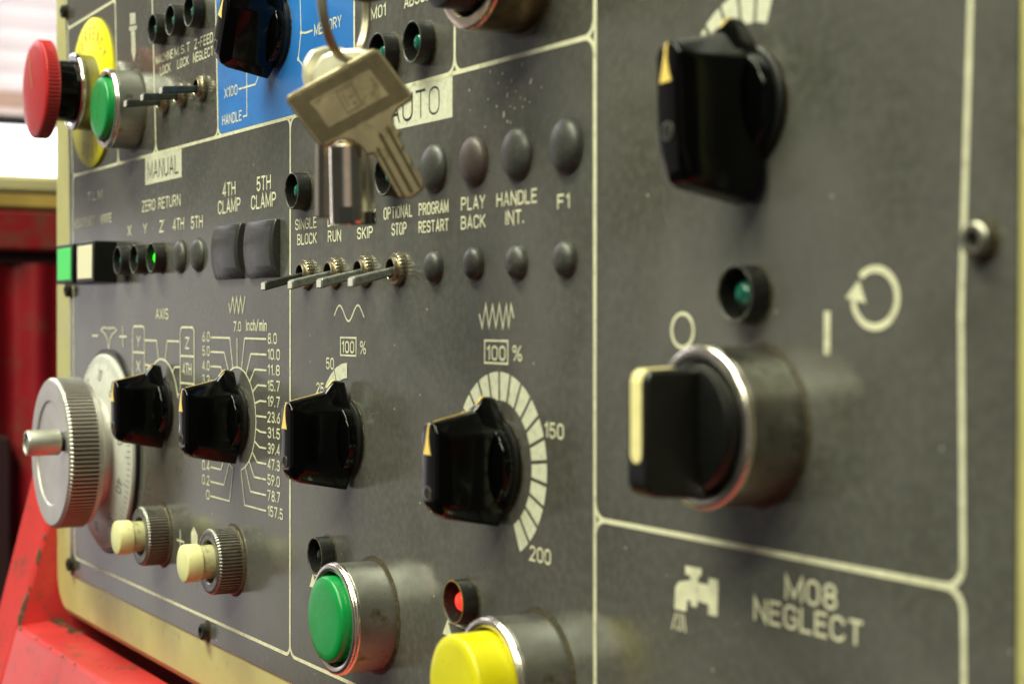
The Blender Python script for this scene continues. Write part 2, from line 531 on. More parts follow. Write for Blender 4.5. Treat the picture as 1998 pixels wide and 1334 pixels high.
w_ = 0.56
r_ = w_ / 2
STAD = arc(r_, 1 - r_, r_, r_, 0, 180, 12) + arc(r_, r_, r_, r_, 180, 360, 12) + [(w_, 1 - r_)]
GL = {
    'A': (w_, [[(0, 0), (r_, 1), (w_, 0)], [(0.10, 0.3), (w_ - 0.10, 0.3)]]),
    'B': (w_, [[(0, 0), (0, 1), (0.3, 1)] + arc(0.3, 0.765, 0.24, 0.235, 90, -90) + [(0, 0.53)], [(0.3, 0.53)] + arc(0.3, 0.265, 0.26, 0.265, 90, -90) + [(0, 0)]]),
    'C': (w_, [arc(r_, 1 - r_, r_, r_, 10, 180) + arc(r_, r_, r_, r_, 180, 350)]),
    'D': (w_, [[(0, 0), (0, 1), (0.26, 1)] + arc(0.26, 0.7, 0.3, 0.3, 90, 0) + arc(0.26, 0.3, 0.3, 0.3, 0, -90) + [(0, 0)]]),
    'E': (0.48, [[(0.48, 1), (0, 1), (0, 0), (0.48, 0)], [(0, 0.53), (0.42, 0.53)]]),
    'F': (0.48, [[(0.48, 1), (0, 1), (0, 0)], [(0, 0.53), (0.40, 0.53)]]),
    'G': (w_, [arc(r_, 1 - r_, r_, r_, 15, 180) + arc(r_, r_, r_, r_, 180, 360) + [(w_, 0.46), (0.32, 0.46)]]),
    'H': (w_, [[(0, 0), (0, 1)], [(w_, 0), (w_, 1)], [(0, 0.53), (w_, 0.53)]]),
    'I': (0.0, [[(0, 0), (0, 1)]]),
    'J': (0.4, [[(0.4, 1), (0.4, 0.25)] + arc(0.2, 0.2, 0.2, 0.2, 0, -170)]),
    'K': (w_, [[(0, 0), (0, 1)], [(w_ - 0.02, 1), (0.0, 0.36)], [(0.17, 0.55), (w_, 0)]]),
    'L': (0.46, [[(0, 1), (0, 0), (0.46, 0)]]),
    'M': (0.68, [[(0, 0), (0, 1), (0.34, 0.12), (0.68, 1), (0.68, 0)]]),
    'N': (w_, [[(0, 0), (0, 1), (w_, 0), (w_, 1)]]),
    'O': (w_, [STAD]),
    '0': (0.48, [[(x * 0.48 / w_, y) for x, y in STAD]]),
    'P': (w_, [[(0, 0), (0, 1), (0.28, 1)] + arc(0.28, 0.74, 0.27, 0.26, 90, -90) + [(0, 0.48)]]),
    'R': (w_, [[(0, 0), (0, 1), (0.28, 1)] + arc(0.28, 0.75, 0.26, 0.25, 90, -90) + [(0, 0.5)], [(0.28, 0.5), (w_, 0)]]),
    'S': (w_, [arc(r_, 0.755, r_, 0.245, 15, 180) + arc(r_, 0.755, r_, 0.245, 180, 250, 5) + arc(r_, 0.265, r_, 0.265, 70, 0, 5) + arc(r_, 0.265, r_, 0.265, 0, -165)]),
    'T': (0.54, [[(0, 1), (0.54, 1)], [(0.27, 1), (0.27, 0)]]),
    'U': (w_, [[(0, 1), (0, r_)] + arc(r_, r_, r_, r_, 180, 360) + [(w_, 1)]]),
    'V': (w_, [[(0, 1), (r_, 0), (w_, 1)]]),
    'W': (0.8, [[(0, 1), (0.2, 0), (0.4, 0.9), (0.6, 0), (0.8, 1)]]),
    'X': (w_, [[(0, 0), (w_, 1)], [(0, 1), (w_, 0)]]),
    'Y': (w_, [[(0, 1), (r_, 0.47), (w_, 1)], [(r_, 0.47), (r_, 0)]]),
    'Z': (w_, [[(0, 1), (w_, 1), (0, 0), (w_, 0)]]),
    '1': (0.2, [[(0, 0.80), (0.19, 1), (0.19, 0)]]),
    '2': (0.48, [arc(0.24, 0.75, 0.24, 0.25, 165, -25) + [(0, 0), (0.48, 0)]]),
    '3': (0.48, [arc(0.23, 0.76, 0.22, 0.24, 160, -80) + [(0.16, 0.53)], [(0.2, 0.53)] + arc(0.23, 0.265, 0.25, 0.265, 80, -160)]),
    '4': (0.5, [[(0.37, 0), (0.37, 1), (0, 0.25), (0.5, 0.25)]]),
    '5': (0.48, [[(0.44, 1), (0.05, 1), (0.02, 0.52)] + arc(0.23, 0.31, 0.25, 0.31, 130, -160)]),
    '6': (0.48, [[(0.40, 1), (0.06, 0.48)] + arc(0.24, 0.28, 0.24, 0.28, 150, -210, 18)]),
    '7': (0.48, [[(0, 1), (0.48, 1), (0.16, 0)]]),
    '8': (0.48, [arc(0.24, 0.765, 0.21, 0.235, -90, 270, 18), arc(0.24, 0.265, 0.24, 0.265, 90, 450, 18)]),
    '9': (0.48, [[(0.08, 0), (0.42, 0.52)] + arc(0.24, 0.72, 0.24, 0.28, -30, 330, 18)]),
    '.': (0.05, [[(0, 0), (0, 0.10)]]),
    '-': (0.32, [[(0, 0.5), (0.32, 0.5)]]),
    '/': (0.4, [[(0, -0.05), (0.4, 1.05)]]),
    '%': (0.7, [arc(0.14, 0.78, 0.14, 0.21, 0, 360, 12), arc(0.56, 0.21, 0.14, 0.21, 0, 360, 12), [(0.08, 0), (0.62, 1)]]),
    'i': (0.0, [[(0, 0), (0, 0.68)], [(0, 0.86), (0, 0.95)]]),
    'n': (0.36, [[(0, 0), (0, 0.68)], [(0, 0.45)] + arc(0.18, 0.48, 0.18, 0.2, 160, 0, 6) + [(0.36, 0)]]),
    'c': (0.36, [arc(0.18, 0.48, 0.18, 0.2, 20, 180, 6) + arc(0.18, 0.2, 0.18, 0.2, 180, 340, 6)]),
    'h': (0.36, [[(0, 0), (0, 1)], [(0, 0.45)] + arc(0.18, 0.48, 0.18, 0.2, 160, 0, 6) + [(0.36, 0)]]),
    'm': (0.6, [[(0, 0), (0, 0.68)], [(0, 0.48)] + arc(0.15, 0.53, 0.15, 0.15, 160, 0, 6) + [(0.3, 0)], [(0.3, 0.48)] + arc(0.45, 0.53, 0.15, 0.15, 160, 0, 6) + [(0.6, 0)]]),
    ' ': (0.30, []),
}
GAP = 0.24


def write(bm, s, u0, u1, v, cap, lw=0.135, xf=None):
    """letters along u0..u1 on baseline v; widths are condensed or widened to fit"""
    adv = sum(GL[c][0] for c in s) + GAP * (len(s) - 1)
    k = (u1 - u0) / adv if adv > 0.01 else cap
    x = u0
    if adv < 0.01:
        x = (u0 + u1) / 2
        k = cap
    for c in s:
        gw, strokes = GL[c]
        for st in strokes:
            pts = [(x + px * k, v + py * cap) for px, py in st]
            if xf:
                pts = [xf(p) for p in pts]
            cl = len(pts) > 3 and abs(pts[0][0] - pts[-1][0]) + abs(pts[0][1] - pts[-1][1]) < 1e-3
            ribbon(pts, lw * cap, bm, closed=cl)
        x += (gw + GAP) * k


# ------------------------------------------------------------------ background of the workshop
def plain(name, bm, m, label=None, cat=None, kind=None, parent=None, smooth=35, bevel=0, group=None):
    """mesh given in panel (u, v, w) millimetres"""
    o = link(name, bm, m, parent, smooth, bevel)
    if parent is None:
        o.matrix_world = Matrix.Translation(W(0, 0, 0)) @ FACE.to_4x4()
        tag(o, label, cat, group, kind)
    return o


def root(name, label, cat, group=None):
    return thing(name, 0, 0, 0, 0, label, cat, group)


# pale roller shutter high up, far behind: horizontal corrugations
bm = bmesh.new()
rows = []
for i in range(140):
    v = 505 + i * 6.2
    d = 9 * math.sin(i * 2 * PI / 8)
    rows.append([bm.verts.new((-3000 + d, v, w)) for w in (-2400, 1200)])
for a, b in zip(rows, rows[1:]):
    bm.faces.new((a[0], a[1], b[1], b[0]))
ext = bmesh.ops.extrude_face_region(bm, geom=bm.faces[:])
bmesh.ops.translate(bm, vec=(-30, 0, 0), verts=[e for e in ext['geom'] if isinstance(e, bmesh.types.BMVert)])
plain('roller_shutter', bm, M['shutter'], 'pale corrugated roller shutter above the bright doorway far behind the panel', 'shutter')
plain('lintel_beam', box(-3080, -2950, 467, 503, -2400, 1200), M['beam'], 'brown lintel beam under the pale corrugated shutter', 'beam', bevel=4)
plain('doorway', box(-3300, -3290, -700, 466, -2400, 300), M['daylight'], 'white overexposed doorway below the brown beam', 'doorway')

# a second red machine behind, its cream top edge in front of the doorway
mr = root('red_machine', 'dark red machine with cream top edge standing behind the left side of the panel', 'machine')
plain('top_rail', box(-520, -448, 99, 111, -900, 60), M['far_cream'], parent=mr, bevel=3)
plain('ochre_band', box(-520, -450, 88, 98.6, -900, 60), M['far_tan'], parent=mr, bevel=2)
plain('upper_cover', box(-520, -452, 58, 87.7, -900, 60), M['far_red'], parent=mr, bevel=3)
plain('cover_gap', box(-520, -462, 50, 57.7, -900, 60), M['far_dark'], parent=mr)
bm = bmesh.new()
prev = None
for i in range(121):
    w = -420 + i * 4.0
    ph = (w + 420) / 34.0 * 2 * PI
    d = 5.0 * math.sin(ph) + 2.0 * math.sin(ph * 0.37 + 1)
    a, b = bm.verts.new((-460 + d, 49.6, w)), bm.verts.new((-460 + d, -420, w))
    if prev:
        bm.faces.new((prev[0], a, b, prev[1]))
    prev = (a, b)
ext = bmesh.ops.extrude_face_region(bm, geom=bm.faces[:])
bmesh.ops.translate(bm, vec=(-40, 0, 0), verts=[e for e in ext['geom'] if isinstance(e, bmesh.types.BMVert)])
plain('pleated_cover', bm, M['far_red'], parent=mr, smooth=60)
plain('dark_base', box(-470, -449, -420, -72, -85, 20), M['far_dark'], parent=mr, bevel=3)

# ------------------------------------------------------------------ the red housing the panel sits in
hs = root('machine_housing', 'bright red enamelled machine housing with chipped edges under and left of the panel', 'machine')


def railw_in(v):
    return 2.1 + 0.298 * (-76.6 - v)


def railw_out(v):
    return 6.2 + 0.253 * (-65 - v)


bm = bmesh.new()
prev = None
for v in (-20, -50, -76.6, -100, -126.5, -160, -220, -300):
    wi, wo = railw_in(v), railw_out(v)
    row = [bm.verts.new(p) for p in ((-9, v, -90), (-9, v, wi), (-31, v, wo), (-33, v, -90))]
    if prev:
        for k in range(4):
            bm.faces.new((prev[k], prev[(k + 1) % 4], row[(k + 1) % 4], row[k]))
    else:
        bm.faces.new(row)
    prev = row
bm.faces.new(prev[::-1])
plain('side_rail', bm, M['red_paint'], parent=hs, bevel=1.6)
LE = 17.0
pr = [(-40, -165), (-2.2, -165), (-1.8, -125.0), (-0.6, -124.4), (LE - 1.2, -125.9), (LE + 0.4, -127.0), (26, -158), (52, -225), (52, -300), (-40, -300)]
bm = bmesh.new()
A = [bm.verts.new((-8.6, v, w)) for w, v in pr]
B = [bm.verts.new((640, v, w)) for w, v in pr]
for i in range(len(pr)):
    j = (i + 1) % len(pr)
    bm.faces.new((A[i], A[j], B[j], B[i]))
bm.faces.new(A[::-1])
bm.faces.new(B)
plain('ledge', bm, M['red_paint'], parent=hs, bevel=0.9)
# bare chips along the rail edge and the ledge edge, each a part of its own
for v, sz in ((-87, 1.3), (-94.6, 2.4), (-97.6, 1.7), (-109.6, 1.3), (-113.4, 2.2), (-117, 2.4), (-120.6, 2.6), (-124.2, 2.4)):
    w = railw_in(v)
    bm = bmesh.new()
    pts = []
    for k in range(16):
        a = 2 * PI * k / 16
        r = sz * random.uniform(0.35, 1.1)
        pts.append((-8.85, v + 1.3 * r * math.sin(a), w - 0.35 + 0.36 * r * math.cos(a)))
    hull(pts + [(-9.2, v, w - 0.5)] + [(-9 - abs(p[2] - w) * 0.9, p[1], w + 0.12 + 0.08 * random.random()) for p in pts], bm)
    plain('paint_chip', bm, M['chip'], parent=hs)
for u, sz in ((-4, 2.0), (24, 1.0), (47, 0.8), (66, 1.1), (84, 0.7)):
    pts = []
    for k in range(10):
        a = 2 * PI * k / 10
        r = sz * random.uniform(0.4, 1)
        pts.append((u + 1.4 * r * math.cos(a), -126.05 - 0.3 * math.sin(a) * r, LE + 0.05 + 0.4 * r * math.sin(a)))
    plain('paint_chip', hull(pts + [(u, -127.4, LE - 0.2)]), M['chip'], parent=hs)
# dirt packed into the corner where rail, ledge and frame meet
bm = bmesh.new()
for k in range(46):
    u = -8 + random.random() ** 1.8 * 36
    sz = random.uniform(0.6, 1.9)
    w = random.uniform(-1.0, 2.5)
    pts = [(u + random.uniform(-1, 1) * sz * 2, -124.5 - 0.085 * max(0, w) + random.uniform(-0.2, 0.4), w + random.uniform(-1, 1) * sz) for _ in range(9)]
    hull(pts, bm)
plain('dirt_crust', bm, M['grime'], parent=hs)

# ------------------------------------------------------------------ the control panel: frame, plate, printing
cp = root('control_panel', 'grey machine control panel with cream lettering and cream frame', 'control panel')


def rrect(u0, u1, v0, v1, r, n=8):
    return (arc(u1 - r, v1 - r, r, r, 0, 90, n) + arc(u0 + r, v1 - r, r, r, 90, 180, n) +
            arc(u0 + r, v0 + r, r, r, 180, 270, n) + arc(u1 - r, v0 + r, r, r, 270, 360, n))


plain('frame', prism(rrect(-11, 590, -120.5, 230, 19, 12), -16, -0.5), M['beige'], parent=cp, bevel=3.2)
plain('back_box', box(4, 576, -108, 216, -120, -16.2), M['far_dark'], parent=cp)
PL = [(15.2, -101.2), (558.3, -101.2), (558.3, 220), (5, 220), (9.0, 145), (14, 80), (16.2, 10)]
plate = plain('face_plate', prism(PL, -0.6, 0), M['panel'], parent=cp, bevel=0.2)

# cell outlines: each cell is its own rounded outline, neighbours share the line (hence the little triangles)
LW = 1.12
HV, HB, HD = 72.0, -93.0, -33.0


def fillet(pts, r=4.2, n=6):
    out = []
    m = len(pts)
    for i in range(m):
        p0, p1, p2 = Vector(pts[i - 1]), Vector(pts[i]), Vector(pts[(i + 1) % m])
        a, b = (p0 - p1).normalized(), (p2 - p1).normalized()
        ang = a.angle(b)
        d = r / math.tan(ang / 2)
        s, e = p1 + a * d, p1 + b * d
        c = p1 + (a + b).normalized() * (r / math.sin(ang / 2))
        a0 = math.atan2(s.y - c.y, s.x - c.x)
        a1 = math.atan2(e.y - c.y, e.x - c.x)
        while a1 - a0 > PI:
            a1 -= 2 * PI
        while a1 - a0 < -PI:
            a1 += 2 * PI
        out += [(c.x + r * math.cos(a0 + (a1 - a0) * k / n), c.y + r * math.sin(a0 + (a1 - a0) * k / n)) for k in range(n + 1)]
    return out


TOP = 215
cells = [
    [(20.8, HV), (87.2, HV), (83.2, 137.7), (12.4, 136.6)],
    [(83.2, 137.7), (78, 200), (5, 200), (12.4, 136.6)],
    [(87.2, HV), (134.9, HV), (129, 150), (124, TOP), (79.5, TOP), (83.2, 137.7)],
    [(134.9, HV), (201.8, HV), (199.0, 125), (196, TOP), (124, TOP), (129, 150)],
    [(201.8, HV), (312.3, HV), (311.6, TOP), (196, TOP), (199.0, 125)],
    [(312.3, HV), (372.5, HV), (372.7, TOP), (311.6, TOP)],
    [(372.5, HV), (437.2, HV), (437.2, TOP), (372.7, TOP)],
    [(23, HB), (265.3, HB), (265.4, HV), (20.8, HV)],
    [(265.3, HB), (438.4, HB), (437.2, HV), (265.4, HV)],
    [(437.9, HD), (547.4, HD), (546.6, 12), (548.6, 70), (550, TOP), (437.2, TOP)],
    [(438.4, HB), (548.6, HB), (547.4, HD), (437.9, HD)],
]
for c in cells:
    big = [c]
    bm = bmesh.new()
    ribbon(fillet(c, 4.0 if c[0][0] > 60 else 3.2), LW, bm, closed=True)
    plain('cell_outline', bm, M['print'], parent=cp, smooth=0)

# the blue mode-select cell
bm = bmesh.new()
poly(fillet([(202.5, HV + 0.7), (311.8, HV + 0.7), (311.2, TOP), (196.8, TOP), (199.7, 125)], 3.4), bm, z=0.03)
plain('blue_field', bm, M['blue'], parent=cp, smooth=0)

# name boxes
for nm, (a, b) in (('MANUAL', (121.8, 163.9)), ('AUTO', (329.2, 371.3))):
    bm = bmesh.new()
    poly([(a, 61.1), (b, 61.1), (b, 71.6), (a, 71.6)], bm, z=0.045)
    o = plain('name_box', bm, M['print_white'], parent=cp, smooth=0)
    bm = bmesh.new()
    if nm == 'MANUAL':
        write(bm, nm, 125.4, 160.4, 63.1, 6.3, 0.10)
    else:
        write(bm, nm, 335.6, 364.0, 63.0, 6.8, 0.085)
    link('lettering', bm, M['ink'], o, 0)

# legends: text, u0, u1, baseline v, cap height
LEG = [
    ('MACHINE', 134.9, 154.5, 105.2, 2.8), ('M.S.T', 156.6, 172.8, 105.2, 2.8), ('Z-FEED', 178.2, 196.4, 105.0, 3.0),
    ('LOCK', 139.9, 151.7, 100.6, 2.9), ('LOCK', 159.7, 171.6, 100.5, 2.9), ('NEGLECT', 176.8, 196.7, 100.4, 2.9),
    ('MEASUREMENT', 23.6, 54.0, 49.6, 3.2), ('WRITE', 62.8, 77.4, 49.5, 3.2), ('T.L.M', 44.0, 64.6, 59.8, 3.2),
    ('ZERO RETURN', 118.2, 162.4, 51.3, 3.7),
    ('X', 100.0, 104.0, 43.0, 3.5), ('Y', 119.7, 123.7, 42.8, 3.6), ('Z', 139.3, 143.5, 42.6, 3.9),
    ('4TH', 154.7, 166.4, 42.5, 3.9), ('5TH', 174.5, 186.2, 42.2, 3.9),
    ('4TH', 206.5, 218.1, 51.6, 4.0), ('CLAMP', 201.9, 222.6, 46.0, 4.0), ('5TH', 237.7, 249.2, 51.4, 4.1), ('CLAMP', 232.9, 253.7, 45.8, 4.0),
    ('AXIS', 135.0, 149.0, 10.4, 3.5), ('Y', 111.0, 115.4, -0.1, 3.8), ('X', 111.0, 115.4, -9.8, 3.8), ('Z', 168.0, 171.9, -0.1, 3.7), ('4TH', 165.2, 174.4, -9.4, 3.8),
    ('5TH', 165.2, 174.4, -19.2, 3.8),
    ('7.0', 216.8, 223.4, 6.4, 2.9), ('inch/min', 228.5, 245.8, 6.7, 3.3),
    ('MEMORY', 284.1, 303.3, 94.2, 3.0), ('X100', 208.2, 219.8, 84.4, 3.0), ('HANDLE', 206.0, 223.7, 75.5, 3.0),
    ('M01', 323.6, 332.5, 92.8, 3.0), ('ABSOLUTE', 344.2, 368.0, 92.8, 3.0),
    ('SINGLE', 269.5, 285.5, 37.5, 2.9), ('BLOCK', 271.2, 285.6, 32.9, 2.9), ('DRY', 294.1, 302.0, 37.4, 2.9), ('RUN', 294.3, 303.0, 32.9, 2.9),
    ('BLOCK', 312.2, 326.4, 37.5, 2.9), ('SKIP', 314.5, 324.5, 32.9, 2.9), ('OPTIONAL', 331.8, 348.6, 37.5, 2.9), ('STOP', 336.6, 345.4, 33.0, 2.9),
    ('PROGRAM', 352.9, 369.2, 37.5, 2.8), ('RESTART', 352.9, 369.2, 32.9, 2.7), ('PLAY', 376.3, 388.2, 37.5, 2.9), ('BACK', 376.3, 388.5, 32.8, 2.9),
    ('HANDLE', 394.4, 412.7, 37.4, 2.9), ('INT.', 398.6, 407.0, 32.9, 2.9), ('F1', 422.2, 427.0, 35.3, 2.9),
    ('100', 304.3, 312.2, 0.9, 3.0), ('%', 316.6, 320.2, 0.7, 3.4), ('100', 389.8, 398.4, 0.7, 3.1), ('%', 402.2, 406.1, 0.7, 3.4),
    ('50', 292.9, 298.1, -4.1, 3.0), ('25', 285.7, 290.9, -11.6, 3.0), ('150', 416.9, 424.7, -16.4, 3.1), ('200', 410.3, 419.3, -45.3, 3.1),
    ('M08', 503.0, 516.7, -40.8, 4.0), ('NEGLECT', 493.8, 523.4, -46.1, 3.9),
]
# feed-rate numbers round the inch/min dial
RG = [-0.0] * 12
VR = [2.7 - 4.95 * i for i in range(12)]
for s, v in zip(('8.0', '10.0', '11.8', '15.7', '19.7', '23.6', '31.5', '39.4', '47.3', '59.0', '78.7', '157.5'), VR):
    LEG.append((s, 247.2, 247.2 + {3: 7.0, 4: 9.7, 5: 12.2}[len(s)], v, 3.0))
for s, v in zip(('6.0', '5.0', '4.0', '3.2', '2.4', '2.0', '1.6', '1.2', '0.8', '0.4', '0.2', '0'), VR):
    LEG.append((s, 193.2 - {3: 7.0, 1: 2.9}[len(s)], 193.2, v, 3.0))
for s, a, b, v, c in LEG:
    bm = bmesh.new()
    write(bm, s, a, b, v, c, 0.125 if s == '%' else (0.175 if c < 3.6 else 0.165))
    plain('legend', bm, M['print_faded'] if s in ('MEASUREMENT', 'T.L.M') else M['print'], parent=cp, smooth=0)


def graphic(name, draws, m='print'):
    bm = bmesh.new()
    for d in draws:
        if d[0] == 'l':
            ribbon(d[1], d[2], bm, closed=(len(d) > 3 and d[3]))
        else:
            poly(d[1], bm)
    return plain(name, bm, M[m], parent=cp, smooth=0)


def pol(c, r, a):
    a = math.radians(a)
    return (c[0] + r * math.sin(a), c[1] + r * math.cos(a))


# inch/min dial: ring with ticks and bent leaders
C2 = (219.9, -22.6)
D = [('l', [pol(C2, 17.0, a) for a in range(-168, 169, 6)], 0.55)]
kR = [226.9, 232.2, 235.6, 238.2, 240.2, 241.2, 240.9, 239.8, 237.9, 235.3, 232.2, 226.9]
D.append(('l', [(219.9, 3.9), (219.9, -5.8)], 0.55))
for i in range(12):
    vv = VR[i] + 1.3
    p = pol(C2, 17.2, (i + 1) * 14)
    D.append(('l', [(245.6, vv), (kR[i], vv), p], 0.6))
    q = pol(C2, 17.2, -(i + 1) * 14)
    D.append(('l', [(194.4, vv), (2 * C2[0] - kR[i], vv), q], 0.6))
graphic('feed_scale', D)
graphic('saw_mark', [('l', [(212.2, 15.4), (213.7, 12.4), (216.0, 17.4), (217.7, 12.4), (219.6, 17.5), (221.3, 12.4), (223.2, 17.5), (225.0, 12.4), (227.2, 17.6)], 0.55)])
graphic('saw_mark', [('l', [(385.6, 11.5), (387.0, 8.4), (388.8, 13.8), (390.4, 8.5), (392.2, 13.7), (393.8, 8.5), (395.5, 13.8), (397.2, 8.4), (398.9, 13.7), (400.0, 8.6), (401.1, 13.7), (402.3, 10.8)], 0.55)])
sn = [(298.6 + 20.3 * t, 12.0 + 2.25 * math.sin(-0.25 + t * 2 * PI * 1.62)) for t in [i / 40 for i in range(41)]]
graphic('wave_mark', [('l', sn, 0.55)])
graphic('scale_frame', [('l', [(302.9, 0.0), (313.6, 0.0), (313.6, 5.05), (302.9, 5.05)], 0.5, True)])
graphic('scale_frame', [('l', [(388.3, -0.2), (399.6, -0.2), (399.6, 5.2), (388.3, 5.2)], 0.5, True)])


def blocks(c, r0, r1, a0, a1, gap):
    """one segment of a block scale, straight narrow gaps between neighbours"""
    g0 = math.degrees(gap / r0)
    g1 = math.degrees(gap / r1)
    n = 5
    inn = [pol(c, r0, a0 + g0 + (a1 - a0 - 2 * g0) * i / n) for i in range(n + 1)]
    out = [pol(c, r1, a1 - g1 - (a1 - a0 - 2 * g1) * i / n) for i in range(n + 1)]
    return inn + out


C4 = (395.6, -24.4)
graphic('override_scale', [('p', blocks(C4, 15.4, 22.2, i * 14.0, (i + 1) * 14.0, 0.42)) for i in range(-8, 11)], 'print_white')
C3 = (308.0, -23.4)
graphic('override_scale', [('p', blocks(C3, 16.9, 21.3, a, b, 0.32)) for a, b in ((-26.5, 0), (-53, -26.5), (-79.5, -53))], 'print_white')
C5 = (491.6, 50.8)
graphic('override_scale', [('p', blocks(C5, 15.6, 22.2, i * 15.0 + 5, (i + 1) * 15.0 + 5, 0.42)) for i in range(-5, 1)], 'print_white')

# axis selector marks
CA = (141.4, -24.0)
D = [('l', [pol(CA, 19.4, a) for a in range(-54, 73, 6)], 0.8)]
D += [('l', [(121.8, 2.2), (135.4, 2.2), (138.0, -4.6)], 0.7), ('l', [(161.2, 2.2), (147.9, 2.2), (145.7, -4.6)], 0.7),
      ('l', [(121.8, -7.2), (126.5, -7.2), (128.6, -9.2)], 0.7), ('l', [(161.7, -7.0), (156.1, -7.2), (153.8, -9.0)], 0.7),
      ('l', [(162.1, -16.9), (160.0, -16.9)], 0.7)]
graphic('axis_leaders', D)
graphic('axis_frame', [('l', fillet([(106.2, -26), (121.0, -26), (121.0, 7.4), (106.2, 7.4)], 2.2, 5), 0.75, True), ('l', [(106.2, -2.6), (121.0, -2.6)], 0.75), ('l', [(106.2, -12.6), (121, -12.6)], 0.75)])
graphic('axis_frame', [('l', fillet([(162.7, -26), (177.6, -26), (177.6, 7.3), (162.7, 7.3)], 2.2, 5), 0.75, True), ('l', [(162.7, -2.9), (177.6, -2.9)], 0.75), ('l', [(162.7, -12.6), (177.6, -12.6)], 0.75)])
graphic('handwheel_mark', [('l', [(50.6, 3.3), (58.6, 3.3)], 0.75), ('l', [(88.8, 3.3), (98.2, 3.3)], 0.75), ('l', [(93.4, 7.2), (93.4, -0.8)], 0.75),
                           ('l', [(63.8, 5.8), (66, 6.7), (74.3, 6.5), (82, 6.7), (85.0, 5.8), (79.4, 4.1), (75.8, 2.0), (74.4, -2.0), (72.6, 2.0), (69, 4.1)], 0.7, True)])
# mode selector marks on the blue cell
graphic('mode_leaders', [('l', [(271.0, 122), (272.3, 112), (273.2, 104.8), (273.7, 96.8), (271.6, 88.9), (275.0, 86.6), (280, 80)], 0.55), ('l', [(273.7, 96.6), (277.5, 96.0), (282.3, 96.0)], 0.6),
                         ('l', [(221.4, 85.8), (236.2, 85.6), (238.6, 87.6)], 0.6), ('l', [(228.5, 92), (228.6, 76.4), (225.4, 76.4)], 0.6),
                         ('l', [(271.9, 107), (276, 110)], 0.55)])
graphic('mode_dots', [('p', arc(273.7, 96.6, 0.75, 0.75, 0, 345, 14)), ('p', arc(271.6, 89.0, 0.75, 0.75, 0, 345, 14))])
# small symbols
graphic('plus_mark', [('l', [(158.8, -69.6), (166.6, -69.6)], 0.8), ('l', [(162.5, -65.6), (162.5, -73.4)], 0.8)])
graphic('pencil_mark', [('p', [(174.2, -69.2), (181.0, -69.2), (181.0, -65.4), (177.0, -62.8), (174.2, -65.2)])])
graphic('start_mark', [('p', [(280.6, -69.6), (283.2, -65.3), (285.8, -69.6)]), ('l', [(284.2, -65.6), (296, -66.5)], 0.6)])
graphic('hold_mark', [('p', [(366.6, -69.7), (369.2, -65.8), (371.8, -69.7)]), ('l', [(369.4, -66.0), (384, -66.6)], 0.6)])
graphic('off_mark', [('l', arc(470.2, 8.15, 3.7, 3.4, 0, 360, 32), 0.75, True)])
graphic('on_mark', [('l', [(514.05, 11.4), (514.05, 4.6)], 1.7)])
graphic('turn_arrow', [('l', arc(526.4, 14.1, 5.5, 5.0, 128, -172, 40), 1.25), ('p', [(518.9, 14.2), (522.3, 17.2), (524.2, 13.2)])])
# coolant tap
FC = [(471.5, -38.9), (476.9, -38.8), (476.9, -40.1), (475.8, -40.7), (475.8, -41.7), (479.2, -41.7), (479.3, -40.3), (482.4, -40.3), (482.1, -47.5), (479.1, -47.5),
      (479.2, -45.5), (475.8, -45.4), (475.4, -46.7), (473.5, -46.7), (473.3, -45.6), (472.3, -45.6), (471.8, -48.1), (467.8, -48.1), (468.1, -43.6), (469.3, -42.4), (473.1, -41.6), (473.2, -40.7), (471.5, -40.6)]
graphic('tap_mark', [('p', FC)] + [('l', [(468.3 + i * 0.9, -48.9), (467.0 + i * 1.55, -52.2)], 0.42) for i in range(4)])
# tool holder symbol
graphic('tool_mark', [('p', [(102.8, 129.2), (109.8, 128.4), (110.6, 124.0), (103.0, 124.6)]), ('p', [(101.8, 124.2), (111.4, 123.3), (111.2, 121.6), (102.0, 122.5)]),
                      ('p', [(104.0, 122.2), (104.9, 113.6), (107.6, 109.6), (110.2, 113.2), (109.2, 121.6)])], 'print_faded')
# paint nicks near the AUTO box
bm = bmesh.new()
for u, v in [(406.2, 69.8), (403.9, 69.0), (396.8, 68.8), (390.8, 70.0), (394.8, 66.8), (401.2, 66.6), (399.0, 65.1), (403.2, 63.8), (399.3, 63.4), (405.3, 62.1), (407.5, 61.5), (389.8, 63.5), (414.9, 63.4), (410.2, 65.3), (409.6, 60.6), (394.1, 61.3), (400.5, 60.6), (402.7, 59.9), (406.5, 59.8), (397.6, 59.0), (399.3, 57.2), (400.8, 56.8), (380.2, 66.8), (388.3, 57.0)]:
    el = random.choice((0.9, 1.2, 2.4))
    an = random.uniform(0.9, 1.5)
    s = random.uniform(0.18, 0.36)
    poly([(u + s * el * math.cos(t) * math.cos(an) - s * math.sin(t) * math.sin(an), v + s * el * math.cos(t) * math.sin(an) + s * math.sin(t) * math.cos(an)) for t in [k * 2 * PI / 9 + random.uniform(-.2, .2) for k in range(9)]], bm)
plain('paint_nicks', bm, M['print_faded'], parent=cp, smooth=0)

